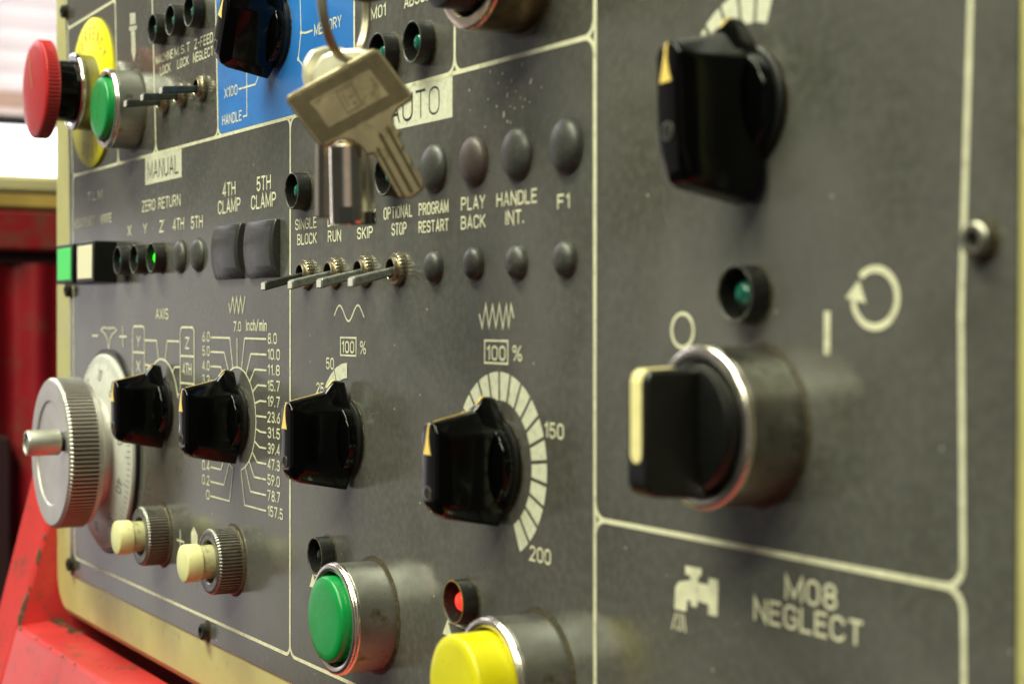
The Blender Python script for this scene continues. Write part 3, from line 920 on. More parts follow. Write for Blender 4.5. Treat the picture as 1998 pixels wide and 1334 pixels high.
# hairline scratches and wipe marks
for u, v, L_, an in ((347, 22.5, 11, -12), (318, -14, 9, -28), (322, -17, 7, 20), (331, -60, 5, -50), (352, 2, 6, 70), (300, -75, 8, 60), (368, -33, 10, 95), (285, 10, 5, 80),
                     (455, 60, 14, 80), (470, -20, 12, 30), (520, 40, 16, 84), (526, -20, 10, 100), (510, -60, 9, 20), (246, 62, 7, 96), (230, 60, 6, 60), (120, 25, 9, 84), (90, 28, 12, 92), (180, -84, 10, 75), (412, 15, 7, 40), (465, 30, 8, 110)):
    a = math.radians(an)
    n = 6
    bm = bmesh.new()
    ribbon([(u + L_ * t / n * math.cos(a) - 0.5 * math.sin(t * 0.9) * math.sin(a), v + L_ * t / n * math.sin(a) + 0.5 * math.sin(t * 0.9) * math.cos(a)) for t in range(n + 1)], 0.10, bm, z=0.022)
    plain('scratch', bm, M['scratch'], parent=cp, smooth=0)

# screws
def screw(u, v, ang, m='screw_black'):
    bm = lathe([(0, 1.2), (1.35, 1.2), (1.5, 2.55), (1.7, 2.65), (2.4, 2.6), (2.85, 2.2), (2.9, 0.0)], 32)
    o = link('screw', bm, M[m], cp, 40)
    o.matrix_local = Matrix.Translation(Vector((u, v, 0)) * MM) @ Matrix.Rotation(ang, 4, 'Z')
    b = lathe([(0, 1.3), (1.42, 1.3)], 6)
    link('socket', b, M['hole'], o, 0)
    b = lathe([(2.85, 0.3), (3.5, 0.16), (3.9, 0.02)], 24, jitter=0.25)
    link('dirt_ring', b, M['grime'], o, 40)
    return o


for u, v, a in ((11.5, 144.2, .2), (17.5, 22.6, .7), (20.0, -96.2, .5), (191.0, -97.6, .3), (551.3, 23.0, 1.0)):
    screw(u, v, a, 'screwsteel' if u > 500 else 'screw_black')


# ------------------------------------------------------------------ controls
def knurled(prof, n, depth, rows, center=(0, 0)):
    """lathe whose given rows carry n fine grooves"""
    seg = n * 2
    return lathe(prof, seg, rfun=lambda i, r, k: r - (depth if (i in rows and k % 2) else 0))


def knurl_dirt_shade(name, prof, n, depth, rows, m, m2, parent, smooth=24):
    """knurled lathe whose groove floors carry packed dirt; on the red cap, painted shade"""
    o = link(name, lathe(prof, n * 4, rfun=lambda i, r, k: r - (depth if (i in rows and k % 4 >= 2) else 0)), m, parent, smooth)
    o.data.materials.append(m2)
    for p in o.data.polygons:
        i, k = divmod(p.index, n * 4)
        if i == rows[0] and k % 4 in (1, 2):
            p.material_index = 1
    return o


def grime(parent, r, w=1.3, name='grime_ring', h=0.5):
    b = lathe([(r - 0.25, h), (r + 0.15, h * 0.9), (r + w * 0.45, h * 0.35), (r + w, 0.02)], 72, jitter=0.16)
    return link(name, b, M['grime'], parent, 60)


def bezel_button(u, v, cap_m, h, cap_h, cap_r, label, cat='push button', group=None, name='push_button'):
    t = thing(name, u, v, 0, 0, label, cat, group)
    prof = [(15.0, 0.0), (15.0, h - 1.7)]
    link('bezel', knurled([(14.9, 0.02), (14.9, 0.3), (14.95, h - 2.2), (14.8, h - 2.0)], 150, 0.055, (1, 2)), M['satin'], t, 20)
    link('chrome_ring', lathe([(14.8, h - 2.0), (15.25, h - 1.9), (15.3, h - 1.3), (15.0, h - 0.95), (15.1, h - 0.75), (15.0, h - 0.3), (14.5, h), (13.5, h), (13.0, h - 0.3), (12.8, h - 1.6), (12.8, h - 5)], 96), M['warm_chrome'], t, 50)
    link('recess', lathe([(0, h - 4.5), (12.5, h - 4.5)], 48), M['hole'], t, 0)
    c = cap_r
    link('cap', lathe([(c, h - 4.4), (c, cap_h - 1.0), (c - 0.25, cap_h - 0.45), (c - 0.8, cap_h - 0.1), (c - 2.5, cap_h + 0.02), (c * 0.5, cap_h + 0.12), (0, cap_h + 0.16)], 96), cap_m, t, 45)
    grime(t, 15.0)
    return t


bezel_button(325.9, -71.2, M['green_cap'], 13.0, 15.3, 11.7, 'round green push button in chrome ring at the bottom, under a dark lamp', group='round bezel push buttons')
bezel_button(108.0, 90.9, M['green_cap'], 11.8, 14.2, 11.7, 'round green push button beside the red mushroom button, upper left', group='round bezel push buttons')
bezel_button(414.6, -72.2, M['yellow_cap'], 14.0, 22.6, 12.1, 'round yellow push button standing proud of its ring at the bottom edge', group='round bezel push buttons')

# emergency stop
t = thing('emergency_stop', 52.0, 104.1, 0, 0, 'red mushroom emergency stop button on round yellow disc', 'emergency stop')
link('yellow_disc', lathe([(30.9, 0.0), (30.9, 1.0), (30.4, 1.4), (0, 1.4)], 120), M['yellow_disc'], t, 40)
bm = bmesh.new()


def around(s, R, a_mid, cap, step, flip=1):
    for i, ch in enumerate(s):
        a = a_mid + (i - (len(s) - 1) / 2) * step * flip
        ar = math.radians(a)
        cx, cy = R * math.sin(ar), R * math.cos(ar)
        rot = -ar if flip > 0 else PI - ar
        gw = GL[ch][0] * cap * 0.9
        write(bm, ch, -gw / 2, gw / 2, -cap / 2, cap, 0.16, xf=lambda p: (cx + p[0] * math.cos(rot) - p[1] * math.sin(rot), cy + p[0] * math.sin(rot) + p[1] * math.cos(rot)))


around('EMERGENCY', 24.5, 0, 5.0, 14)
around('STOP', 24.5, 180, 5.0, 16, -1)
bmesh.ops.translate(bm, vec=(0, 0, 1.36), verts=bm.verts)
link('ring_lettering', bm, M['yellow_text'], t, 0)
link('collar', knurled([(15.4, 1.4), (15.4, 2.5), (15.4, 7.4), (15.2, 7.6)], 110, 0.10, (1, 2)), M['dark_chrome'], t, 25)
link('collar_ring', lathe([(15.2, 7.4), (15.9, 7.6), (16.0, 8.4), (15.4, 9.2), (14.0, 9.3), (13.2, 8.8), (12.8, 8.2)], 96), M['chrome'], t, 50)
link('neck', lathe([(13.6, 8.3), (13.2, 8.6), (12.6, 9.2), (12.4, 18.8)], 64), M['black_gloss'], t, 40)
cap = knurl_dirt_shade('mushroom_cap', [(0, 18.4), (15, 18.4), (19.0, 18.5), (20.0, 18.9), (20.1, 19.2), (20.1, 23.4), (19.8, 24.0), (19.2, 24.4), (17, 24.7), (13, 25.1), (8, 25.4), (0, 25.6)], 80, 0.4, (4, 5), M['red_cap'], M['cap_dark'], t, 38)  # rim grooves get painted shade, a darker copy of the cap red
bm = bmesh.new()
for (a, b, c_, d) in ((-6, 15, -3, 9), (-4, 12.5, -1.5, 6), (-2, 8, 0.5, 2), (0, 5, 1.5, 0)):
    n = 5
    pts = [(a + (c_ - a) * i / n, b + (d - b) * i / n) for i in range(n + 1)]

    def zz(x, y):
        r = math.hypot(x, y)
        return 25.6 - 0.2 * (r / 8) if r < 8 else (25.4 - 0.3 * (r - 8) / 5 if r < 13 else 25.1 - 0.4 * (r - 13) / 4)
    for i in range(n):
        (x0, y0), (x1, y1) = pts[i], pts[i + 1]
        wv = 0.5 + 0.4 * random.random()
        q = [(x0 - wv, y0), (x0 + wv, y0), (x1 + wv, y1), (x1 - wv, y1)]
        bm.faces.new([bm.verts.new((x, y, zz(x, y) + 0.12)) for x, y in q])
link('scuff', bm, M['scuff'], cap, 0)


# pointer knobs
def make_knob(label):
    t = thing('pointer_knob', 0, 0, 0, 0, label, 'knob', 'black pointer knobs')
    link('skirt', lathe([(11.0, 0.1), (11.2, 0.5), (11.2, 1.4), (10.8, 1.7), (9.5, 1.8)], 96), M['black'], t, 40)
    grime(t, 11.1, 0.4, h=0.3)
    # round base that swells out of the flat sides
    b = lathe([(10.0, 1.0), (10.0, 3.9), (9.7, 4.35), (9.2, 4.5), (5.6, 5.05), (0, 5.2)], 96)
    link('round_base', b, M['black_gloss'], t, 40)
    b = hull([(sx * x, y, z) for sx in (-1, 1) for x, y, z in (
        (1.9, 10.5, 19.0), (3.7, 8.6, 18.8), (3.8, -7.4, 18.9), (2.2, -8.8, 18.8), (2.2, -10.9, 17.6), (2.4, -12.0, 15.6), (1.9, 6, 19.35), (1.9, -4, 19.35),
        (5.0, 7.6, 15.6), (5.0, -8.4, 15.0), (3.9, -10.2, 17.0),
        (5.7, 8.2, 1.4), (5.7, -10.2, 1.4), (2.8, -14.6, 1.4), (1.7, 13.3, 6.6), (2.0, 13.2, 1.4))])
    hull([(sx * x, y, z) for sx in (-1, 1) for x, y, z in (
        (1.6, 12.7, 8.4), (1.0, 16.2, 4.6), (0.9, 16.4, 3.4), (1.1, 15.9, 1.4), (2.7, 12.6, 1.4), (5.7, 8.2, 1.4), (4.9, 8.4, 7.0), (1.6, 9, 9))], b)
    link('grip', b, M['black_gloss'], t, 42, bevel=1.05, bseg=4)
    # pointer line: triangle on the front, thin line along the ridge to the nose
    b = bmesh.new()
    path = [(3.1, 19.52, 1.75), (5.2, 19.52, 1.0), (7.4, 19.42, 0.42), (9.3, 19.24, 0.30), (10.4, 18.85, 0.26), (11.0, 17.2, 0.22),
            (12.2, 11.8, 0.22), (13.35, 7.3, 0.24), (14.4, 6.6, 0.28), (16.1, 5.15, 0.34), (16.55, 4.3, 0.36)]
    prev = None
    for y, z, hw in path:
        row = (b.verts.new((-hw, y, z)), b.verts.new((hw, y, z)))
        if prev:
            b.faces.new((prev[0], prev[1], row[1], row[0]))
        prev = row
    ext = bmesh.ops.extrude_face_region(b, geom=b.faces[:])
    bmesh.ops.translate(b, vec=(0, -0.10, -0.16), verts=[e for e in ext['geom'] if isinstance(e, bmesh.types.BMVert)])
    link('pointer_line', b, M['pointer'], t, 0)
    # set screw ring with a dark disc painted as its shaded hole
    s = link('set_screw', lathe([(1.75, 18.6), (1.75, 19.38), (1.62, 19.46), (1.45, 19.42), (1.36, 19.2)], 32, center=(0, -6.0)), M['screwsteel'], t, 50)
    link('socket', lathe([(0, 19.37), (1.48, 19.43)], 24, center=(0, -5.85)), M['hole'], s, 0)
    return t


knob0 = make_knob('black pointer knob under the AXIS legend')
knobs = [(144.0, -22.8, 0, 'black pointer knob beside the silver handwheel, under the AXIS legend'),
         (219.9, -22.8, 0, 'black pointer knob in the middle of the inch/min number dial'),
         (308.0, -23.4, 0, 'black pointer knob under the first framed 100, right of the inch/min dial'),
         (395.6, -24.4, 0, 'black pointer knob circled by cream blocks numbered 150 and 200'),
         (491.6, 50.8, 3, 'largest looking black pointer knob, nearest the camera at the upper right'),
         (255.0, 99.6, -27.0, 'black pointer knob turned aside on the blue field')]
for i, (u, v, a, lab) in enumerate(knobs):
    k = knob0 if i == 0 else copy_tree(knob0)
    put(k, u, v, 0, math.radians(a), lab)
    if i == 4:                                   # this one has a longer tail
        for c in k.children:
            if c.name.startswith('grip'):
                c.data = c.data.copy()
                for vx in c.data.vertices:
                    if vx.co.y < -7 * MM:
                        vx.co.y -= 4.2 * MM * min(1.0, (-7 * MM - vx.co.y) / (3.5 * MM))

# rotary selector
t = thing('selector_switch', 494.1, -9.5, 0, 0, 'black selector switch with ivory line in a chrome ring, on the right', 'selector switch')
h = 13.8
link('bezel', knurled([(14.9, 0.02), (14.9, 0.3), (14.95, h - 1.6), (14.8, h - 1.4)], 150, 0.05, (1, 2)), M['steel_dark'], t, 20)
link('chrome_ring', lathe([(14.8, h - 1.6), (15.2, h - 1.5), (15.25, h - 0.7), (14.9, h - 0.1), (14.2, h + 0.2), (13.3, h + 0.1), (12.6, h - 0.4), (12.4, h - 3)], 96), M['warm_chrome'], t, 50)
link('turning_disc', lathe([(11.9, h - 3), (11.9, h + 1.2), (11.4, h + 2.0), (10.4, h + 2.3), (0, h + 2.4)], 96), M['black'], t, 40)
b = hull([(sx * x, y, z) for sx in (-1, 1) for x, y, z in ((3.3, 10.6, 26.4), (3.6, 10.9, h + 1), (3.3, -9.4, 27.4), (3.3, 9.2, 27.4), (3.9, -13.0, h + 1), (3.0, -12.2, 25.4), (3.1, -11.2, 26.8))])
link('handle', b, M['black'], t, 40, bevel=0.9, bseg=4)
b = bmesh.new()
pr = [(-4.4, 27.55), (8.6, 27.60), (10.0, 27.15), (10.85, 26.1), (11.15, 20)]
pv = None
prof = arc(0, -4.4, 1.7, 1.7, 180, 360, 10)
bl = [b.verts.new((x, y, 27.55)) for x, y in prof]
b.faces.new(bl)
L_ = [bl[0]]
R__ = [bl[-1]]
for y, z in pr[1:]:
    L_.append(b.verts.new((-1.7, y, z)))
    R__.append(b.verts.new((1.7, y, z)))
for i in range(len(L_) - 1):
    b.faces.new((L_[i], R__[i], R__[i + 1], L_[i + 1]))
ext = bmesh.ops.extrude_face_region(b, geom=b.faces[:])
bmesh.ops.translate(b, vec=(0, -0.2, -0.35), verts=[e for e in ext['geom'] if isinstance(e, bmesh.types.BMVert)])
link('ivory_line', b, M['inlay'], t, 0)
grime(t, 14.9, 0.9)


# indicator lamps
def make_lamp(name, lens, label, h=4.5):
    t = thing(name, 0, 0, 0, 0, label, 'indicator lamp', 'indicator lamps')
    link('hood', lathe([(5.6, 0.02), (5.5, h - 0.25), (5.4, h), (5.05, h + 0.02), (4.85, h - 0.2), (4.7, 0.15), (0, 0.15)], 64), M['black_dusty'], t, 40)
    link('rim', lathe([(5.45, h - 0.02), (5.30, h + 0.10), (5.15, h + 0.10), (5.02, h - 0.02)], 64), M['black_rim'], t, 60)
    link('lens', lathe([(2.6, 0.2), (2.6, 1.2), (2.4, 2.1), (1.9, 2.9), (1.1, 3.35), (0, 3.5)], 40), M[lens], t, 60)
    grime(t, 5.5, 0.7, 'dust_ring', 0.35)
    return t


M['black_rim'] = mat('worn_black_rim', (0.05, 0.05, 0.042), 0.3, dirt=(0.2, 0.19, 0.14), dirt_amt=0.5, dirt_scale=900)
M['brass_rim'] = mat('brassy_worn_rim', (0.42, 0.28, 0.06), 0.35, 0.7)
lamp0 = make_lamp('indicator_lamp', 'led_off', '')
lamps = [(144.1, 116.7, 'dark lamp left of three in a row, above the MACHINE LOCK switch'),
         (164.2, 116.8, 'dark lamp in the middle of three, above the M.S.T LOCK switch'),
         (184.4, 116.8, 'dark lamp at the right of three, above the Z-FEED NEGLECT switch'),
         (100.4, 33.0, 'small dark lamp under the letter X'),
         (121.6, 32.9, 'small dark lamp under the letter Y'),
         (277.0, 48.6, 'dark green lamp above the SINGLE BLOCK legend'),
         (340.2, 48.6, 'dark lamp partly hidden behind the flat key tip, above OPTIONAL STOP'),
         (336.2, 81.6, 'dusty lamp half hidden behind the flat key, below M01'),
         (357.1, 81.6, 'dusty dark green lamp above the AUTO box, right of the keys'),
         (294.6, -58.5, 'dark unlit lamp just above the lower green push button'),
         (492.8, 15.2, 'large looking dark green lamp above the ivory line selector switch')]
for i, (u, v, lab) in enumerate(lamps):
    o = lamp0 if i == 0 else copy_tree(lamp0)
    put(o, u, v, 0, 0, lab)
    if lab.startswith('dark unlit'):
        for c in o.children:
            if c.name.startswith('lens'):
                c.data = c.data.copy()
                c.data.materials[0] = M['dark_lens']
o = make_lamp('indicator_lamp', 'led_green', 'lit bright green lamp under the letter Z')
put(o, 142.4, 32.8)
o = make_lamp('indicator_lamp', 'led_red', 'lit red lamp with brassy rim above the yellow push button', 4.5)
put(o, 380.4, -59.3)
for c in o.children:
    if c.name.startswith('rim'):
        c.data.materials[0] = M['brass_rim']


# toggle switches
def make_toggle(drop, length, label, lever_m='lever'):
    t = thing('toggle_switch', 0, 0, 0, 0, label, 'toggle switch', 'toggle switches')
    nut = link('knurled_nut', lathe([(4.3, 0.02), (4.3, 1.5), (4.05, 1.85), (3.2, 1.9), (3.1, 1.8)], 72, rfun=lambda i, r, k: r - (0.32 if (i in (0, 1) and k % 3 == 0) else 0)), M['brass_nickel'], t, 22)
    link('bushing', lathe([(3.2, 1.6), (3.2, 2.7), (3.05, 3.0), (2.75, 3.0), (2.62, 2.85)], 48), M['brass_nickel'], t, 40)
    link('bore', lathe([(0, 0.9), (2.5, 0.9), (2.62, 2.85)], 32), M['hole'], t, 40)
    grime(t, 4.3, 0.7, 'dirt_ring', 0.4)
    z0, z1 = 0.8, length
    y0, y1 = -0.3, -drop

    def sec(f, hx, hy):
        y, z = y0 + (y1 - y0) * f, z0 + (z1 - z0) * f
        return [(-hx, y - hy, z), (hx, y - hy, z), (hx, y + hy, z), (-hx, y + hy, z)]
    b = hull(sec(0, 1.2, 1.1) + sec(1, 1.75, 1.38))
    lv = link('lever', b, M[lever_m], t, 40, bevel=0.5, bseg=3)
    b = hull(sec(1.012, 1.5, 1.0) + sec(0.985, 1.4, 0.9))
    link('lever_tip', b, M['lever_tip'], lv, 0, bevel=0.1)
    return t


low = make_toggle(3.7, 14.3, '')
put(make_toggle(3.7, 14.3, 'toggle switch with oily dark lever under the SINGLE BLOCK legend', 'lever_dark'), 279.2, 23.7)
for i, (u, lab) in enumerate(((299.8, 'toggle switch under the DRY RUN legend'),
                              (320.4, 'toggle switch under the SKIP legend'),
                              (341.2, 'toggle switch with grey flat lever under OPTIONAL STOP'))):
    o = low if i == 0 else copy_tree(low)
    put(o, u, 23.7, 0, 0, lab)

high = make_toggle(1.9, 15.2, '', 'lever_dark')
for i, (u, lab) in enumerate(((146.4, 'dark lever toggle switch below MACHINE LOCK'),
                              (166.0, 'dark lever toggle switch below M.S.T LOCK'),
                              (187.0, 'dark lever toggle switch below Z-FEED NEGLECT'))):
    o = high if i == 0 else copy_tree(high)
    put(o, u, 90.2, 0, 0, lab)


# domed blanking plugs
def make_plug(r, h, m, label):
    prof = [(r + 0.35, 0.02), (r + 0.3, 0.25)] + [(r * math.cos(a), 0.25 + h * math.sin(a)) for a in [k * PI / 2 / 9 for k in range(9)]] + [(0, h + 0.25)]
    o = link('blanking_plug', lathe(prof, 56), M[m], None, 60)
    tag(o, label, 'plug', 'domed rubber blanking plugs')
    return o


big = make_plug(6.2, 3.0, 'rubber', '')
small = make_plug(4.1, 2.6, 'rubber', '')
brown = make_plug(6.2, 3.0, 'rubber_brown', '')
for i, (u, v, lab) in enumerate(((362.2, 49.0, 'large grey dome plug above the PROGRAM RESTART legend'), (404.6, 49.1, 'large grey dome plug above the HANDLE INT. legend'),
                                 (426.2, 49.0, 'large grey dome plug above the F1 legend'))):
    o = big if i == 0 else big.copy()
    if i:
        COL.objects.link(o)
    put(o, u, v, 0, i * 1.1, lab)
put(brown, 383.3, 49.0, 0, 0, 'large reddish brown dome plug above the PLAY BACK legend')
for i, (u, v, lab) in enumerate(((362.0, 23.7, 'small grey dome plug below the PROGRAM RESTART legend'), (383.4, 24.0, 'small grey dome plug below the PLAY BACK legend'),
                                 (404.5, 23.8, 'small grey dome plug below the HANDLE INT. legend'), (426.0, 23.8, 'small grey dome plug below the F1 legend'))):
    o = small if i == 0 else small.copy()
    if i:
        COL.objects.link(o)
    put(o, u, v, 0, i * 0.7, lab)
mid = make_plug(5.8, 2.4, 'rubber', '')
for i, (u, lab) in enumerate(((163.0, 'grey dome plug under the small 4TH legend, beside the lit lamp'), (182.4, 'grey dome plug under the small 5TH legend'))):
    o = mid if i == 0 else mid.copy()
    if i:
        COL.objects.link(o)
    put(o, u, 32.6, 0, i, lab)


for o in list(COL.objects):
    if o.name.startswith('blanking_plug'):
        o.matrix_world = o.matrix_world @ Matrix.Rotation(random.uniform(-0.05, 0.05), 4, 'X') @ Matrix.Rotation(random.uniform(-0.05, 0.05), 4, 'Y')

# cushion shaped covers under 4TH CLAMP and 5TH CLAMP
def make_cover():
    bm = bmesh.new()
    n = 18
    hw, hh = 13.0, 9.1
    rows = []
    for i in range(n + 1):
        y = -hh + 2 * hh * i / n
        f = 1 - ((y - 0.6) / hh) ** 2 * 0.9
        z = 1.1 + 2.3 * max(0.0, f) ** 0.75
        rows.append([bm.verts.new(p) for p in ((-hw, y, 0.02), (-hw, y, z * 0.45), (-hw + 1.0, y, z * 0.8), (-hw + 3.2, y, z), (hw - 1.2, y, z), (hw, y, z - 0.5), (hw, y, 0.02))])
    for a, b in zip(rows, rows[1:]):
        for k in range(6):
            bm.faces.new((a[k], a[k + 1], b[k + 1], b[k]))
    bm.faces.new(rows[0])
    bm.faces.new(rows[-1][::-1])
    o = link('blank_cover', bm, M['cover_rubber'], None, 50, bevel=0.4)
    return tag(o, 'x', 'cover', 'cushion shaped black covers')


c0 = make_cover()
put(c0, 213.8, 32.6, 0, 0, 'black cushion cover below the 4TH CLAMP legend')
c1 = c0.copy()
COL.objects.link(c1)
put(c1, 244.2, 32.4, 0, 0, 'black cushion cover below the 5TH CLAMP legend')


# rectangular illuminated buttons
def make_square(pane, label, u):
    t = thing('square_button', u, 33.1, 0, 0, label, 'square button', 'rectangular black cased buttons')
    link('case', box(-12.6, 12.6, -8.2, 8.2, 0.0, 9.4), M['black'], t, 30, bevel=0.4)
    link('face', box(-10.2, 10.2, -6.7, 6.7, 9.3, 9.7), M[pane], t, 30, bevel=0.3)
    return t


make_square('green_pane', 'rectangular green faced button in a black case at the left edge of the panel', 41.6)
make_square('white_pane', 'rectangular ivory faced button in a black case, right of the green one', 72.6)


# cream push buttons with knurled collars
def make_cream(label):
    t = thing('cream_button', 0, 0, 0, 0, label, 'push button', 'cream push buttons with knurled collars')
    knurl_dirt_shade('collar', [(10.6, 0.02), (10.9, 0.3), (10.9, 8.0), (10.4, 8.8), (10.2, 8.9), (7.4, 8.9), (7.0, 8.5), (6.9, 6.0)], 58, 0.35, (1, 2), M['satin'], M['knurl_dirt'], t)
    link('collar_rim', lathe([(10.45, 8.72), (10.15, 9.0), (9.2, 9.05), (8.9, 8.95)], 96), M['satin'], t, 60)
    link('base_ring', lathe([(11.0, 0.02), (11.4, 0.3), (11.4, 0.8), (10.8, 1.1)], 64), M['brass_nickel'], t, 40)
    link('recess', lathe([(0, 6.2), (7.2, 6.2)], 40), M['hole'], t, 0)
    link('stem', lathe([(5.6, 6.0), (5.6, 13.0)], 56), M['cream_stem'], t, 40)
    link('cap', lathe([(5.4, 12.2), (6.1, 12.5), (6.25, 13.0), (6.25, 17.0), (6.0, 17.6), (5.3, 17.9), (0, 18.05)], 64), M['cream_cap'], t, 40)
    grime(t, 11.3, 0.8)
    return t


cb = make_cream('')
put(cb, 142.4, -69.7, 0, 0, 'cream push button just right of the silver handwheel')
cb2 = copy_tree(cb)
put(cb2, 216.6, -69.7, 0, 0.4, 'cream push button below the inch/min dial, right of the plus mark')

# ------------------------------------------------------------------ handwheel
t = thing('handwheel', 74.0, -43.2, 0, 0, 'silver knurled handwheel with crank handle and graduated dial, lower left', 'handwheel')
link('dial_rim', lathe([(41.4, 0.02), (41.4, 0.9), (40.9, 1.3), (39.6, 1.5), (39.4, 1.2)], 128), M['black'], t, 40)
link('rim_line', lathe([(40.4, 1.40), (40.35, 1.55), (40.1, 1.58), (40.0, 1.45)], 128), M['satin'], t, 60)
dial = link('dial', lathe([(39.3, 1.0), (39.3, 2.4), (38.6, 2.9), (27, 5.2), (20, 5.2)], 128), M['dial_alu'], t, 30)
bm = bmesh.new()


def on_dial(p):
    r = math.hypot(*p)
    return 2.9 + (38.6 - r) * (2.3 / 11.6) + 0.05


for i in range(100):
    a = math.radians(i * 3.6)
    ln = 5.2 if i % 10 == 0 else (3.9 if i % 5 == 0 else 2.6)
    for r0, r1 in ((38.3 - ln, 38.3),):
        q = []
        for r, s in ((r0, -1), (r1, -1), (r1, 1), (r0, 1)):
            x = r * math.sin(a) + s * 0.13 * math.cos(a)
            y = r * math.cos(a) - s * 0.13 * math.sin(a)
            q.append(bm.verts.new((x, y, on_dial((x, y)))))
        bm.faces.new(q)
for i in range(10):
    a = math.radians(112 + (40 - i * 10) * 3.6)
    s = str(i * 10)
    tmp = bmesh.new()
    R = 30.2
    write(tmp, s, -1.35 * len(s), 1.35 * len(s), -0.3, 3.8, 0.12)
    for vtx in tmp.verts:
        x, y = vtx.co.x, vtx.co.y + R - 1
        X, Y = x * math.cos(-a) - y * math.sin(-a), x * math.sin(-a) + y * math.cos(-a)
        vtx.co = Vector((X, Y, on_dial((X, Y)) + vtx.co.z - 0.06))
    me = bpy.data.meshes.new('tmp')
    tmp.to_mesh(me)
    tmp.free()
    bm.from_mesh(me)
    bpy.data.meshes.remove(me)
link('graduations', bm, M['ink'], dial, 0)
link('hub', lathe([(22, 4.5), (22, 9), (27.8, 9.6), (28.8, 10.2), (28.9, 11.9), (29.4, 12.2)], 96), M['alu'], t, 40)
wheel = knurl_dirt_shade('wheel', [(29.0, 12.0), (30.0, 12.4), (30.0, 22.6), (29.3, 23.6), (28.6, 24.0), (21.4, 24.1), (20.9, 24.0), (20.5, 23.5), (19.6, 23.4), (0, 23.4)], 110, 0.6, (1, 2), M['alu'], M['knurl_dirt'], t)
cx, cy = 20.7, 5.7
link('crank_foot', lathe([(3.6, 23.6), (3.6, 25.6), (3.2, 25.9)], 40, center=(cx, cy)), M['black'], t, 40)
ck = link('crank_handle', lathe([(4.6, 25.8), (5.0, 26.2), (5.05, 37.6), (4.7, 38.4), (3.9, 38.6), (3.7, 37.8)], 48, center=(cx, cy)), M['alu_satin'], t, 40)
link('handle_bore', lathe([(0, 37.6), (3.8, 37.7)], 32, center=(cx, cy)), M['hole'], ck, 0)
link('handle_screw', lathe([(0, 38.0), (2.0, 38.0), (2.3, 37.7)], 6, center=(cx - 0.3, cy)), M['screwsteel'], ck, 0)

# ------------------------------------------------------------------ key switch with a key in it, ring and hanging keys
t = thing('key_switch', 406.0, 92.0, 0, 0, 'round brassy key switch barrel at the top with a key left in it', 'key switch')
M['bronze'] = mat('tarnished_barrel', (0.30, 0.22, 0.13), 0.30, 1.0, vary=0.3, vscale=120, dirt=(0.10, 0.07, 0.03), dirt_amt=0.4, dirt_scale=160)
M['bronze_ring'] = mat('tarnished_chrome', (0.75, 0.62, 0.48), 0.2, 1.0, vary=0.15, vscale=150)
link('barrel', lathe([(15.2, 0.02), (15.2, 12.8), (15.0, 13.0)], 96), M['bronze'], t, 40)
link('barrel_ring', lathe([(15.0, 12.9), (15.4, 13.1), (15.3, 14.0), (14.6, 14.5), (12.6, 14.5), (12.2, 14.0), (12.1, 10)], 96), M['bronze_ring'], t, 50)
link('core', lathe([(11.0, 9.8), (11.0, 21.0), (10.5, 21.6), (9.8, 21.8), (0, 21.8)], 72), M['black'], t, 40)
grime(t, 15.1, 1.2)
kd = root('inserted_key', 'key stuck in the brassy key switch at the top edge, its shade painted dark', 'key')
UK = 406.0
pts = []
bm = bmesh.new()


def bow(cw, cv, r, n=40):
    return [(cw + r * 0.95 * math.cos(2 * PI * k / n), cv + r * math.sin(2 * PI * k / n)) for k in range(n)]


def plate_wv(pts, u0, u1, bm):
    A = [bm.verts.new((u0, v, w)) for w, v in pts]
    B = [bm.verts.new((u1, v, w)) for w, v in pts]
    n = len(pts)
    for i in range(n):
        bm.faces.new((A[i], A[(i + 1) % n], B[(i + 1) % n], B[i]))
    return A, B


# bow as a flat ring: outer and hole loops bridged
def ring_plate(cw, cv, ro, hw_, hv, hr, u0, u1, bm, n=40):
    O1, O2 = plate_wv(bow(cw, cv, ro, n), u0, u1, bm)
    I1, I2 = plate_wv(bow(hw_, hv, hr, n)[::1], u0, u1, bm)
    for i in range(n):
        j = (i + 1) % n
        bm.faces.new((O1[i], O1[j], I1[j], I1[i]))
        bm.faces.new((O2[i], O2[j], I2[j], I2[i]))


ring_plate(40.5, 92.0, 11.6, 40.8, 93.0, 3.6, UK - 1.0, UK + 1.0, bm)
plain('bow', bm, M['keymetal_dark'], parent=kd, smooth=40, bevel=0.3)
plain('blade', box(UK - 1.05, UK + 1.05, 88.5, 95.5, 21.9, 30.5), M['keymetal_dark'], parent=kd, bevel=0.2)

# camera-independent frame for the hanging things: they hang plumb, turned about 60 degrees from the panel
HR = Matrix(((0.505, 0, 0.863), (0.863, 0, -0.505), (0, 1, 0)))     # local x (across), y (up), z (towards the aisle)


def hang(name, u, v, w, label, cat, group=None, rz=0.0, ry=0.0, rx=0.0):
    o = bpy.data.objects.new(name, None)
    o.empty_display_size = 0.005
    COL.objects.link(o)
    o.matrix_world = (Matrix.Translation(W(u, v, w)) @ HR.to_4x4() @ Matrix.Rotation(ry, 4, 'Y') @ Matrix.Rotation(rx, 4, 'X') @ Matrix.Rotation(rz, 4, 'Z'))
    return tag(o, label, cat, group)


def depth_pt(x, y, z):
    """bench helper for laying out the hanging keys: across / up / towards, in millimetres round (400, 70, 40)"""
    return (x, y, z)


# split ring, seen nearly edge on
rg = hang('key_ring', 400.7, 81.3, 43.0, 'steel split ring holding the keys below the key switch', 'key ring', ry=math.radians(74))
path = []
for k in range(96):
    a = 2 * PI * k / 48 + 0.4
    path.append((13.0 * math.cos(a), 13.0 * math.sin(a), -0.75 + 1.5 * k / 96 + (0.0)))
link('double_coil', tube(path, 0.72, 12), M['ringsteel'], rg, 60)

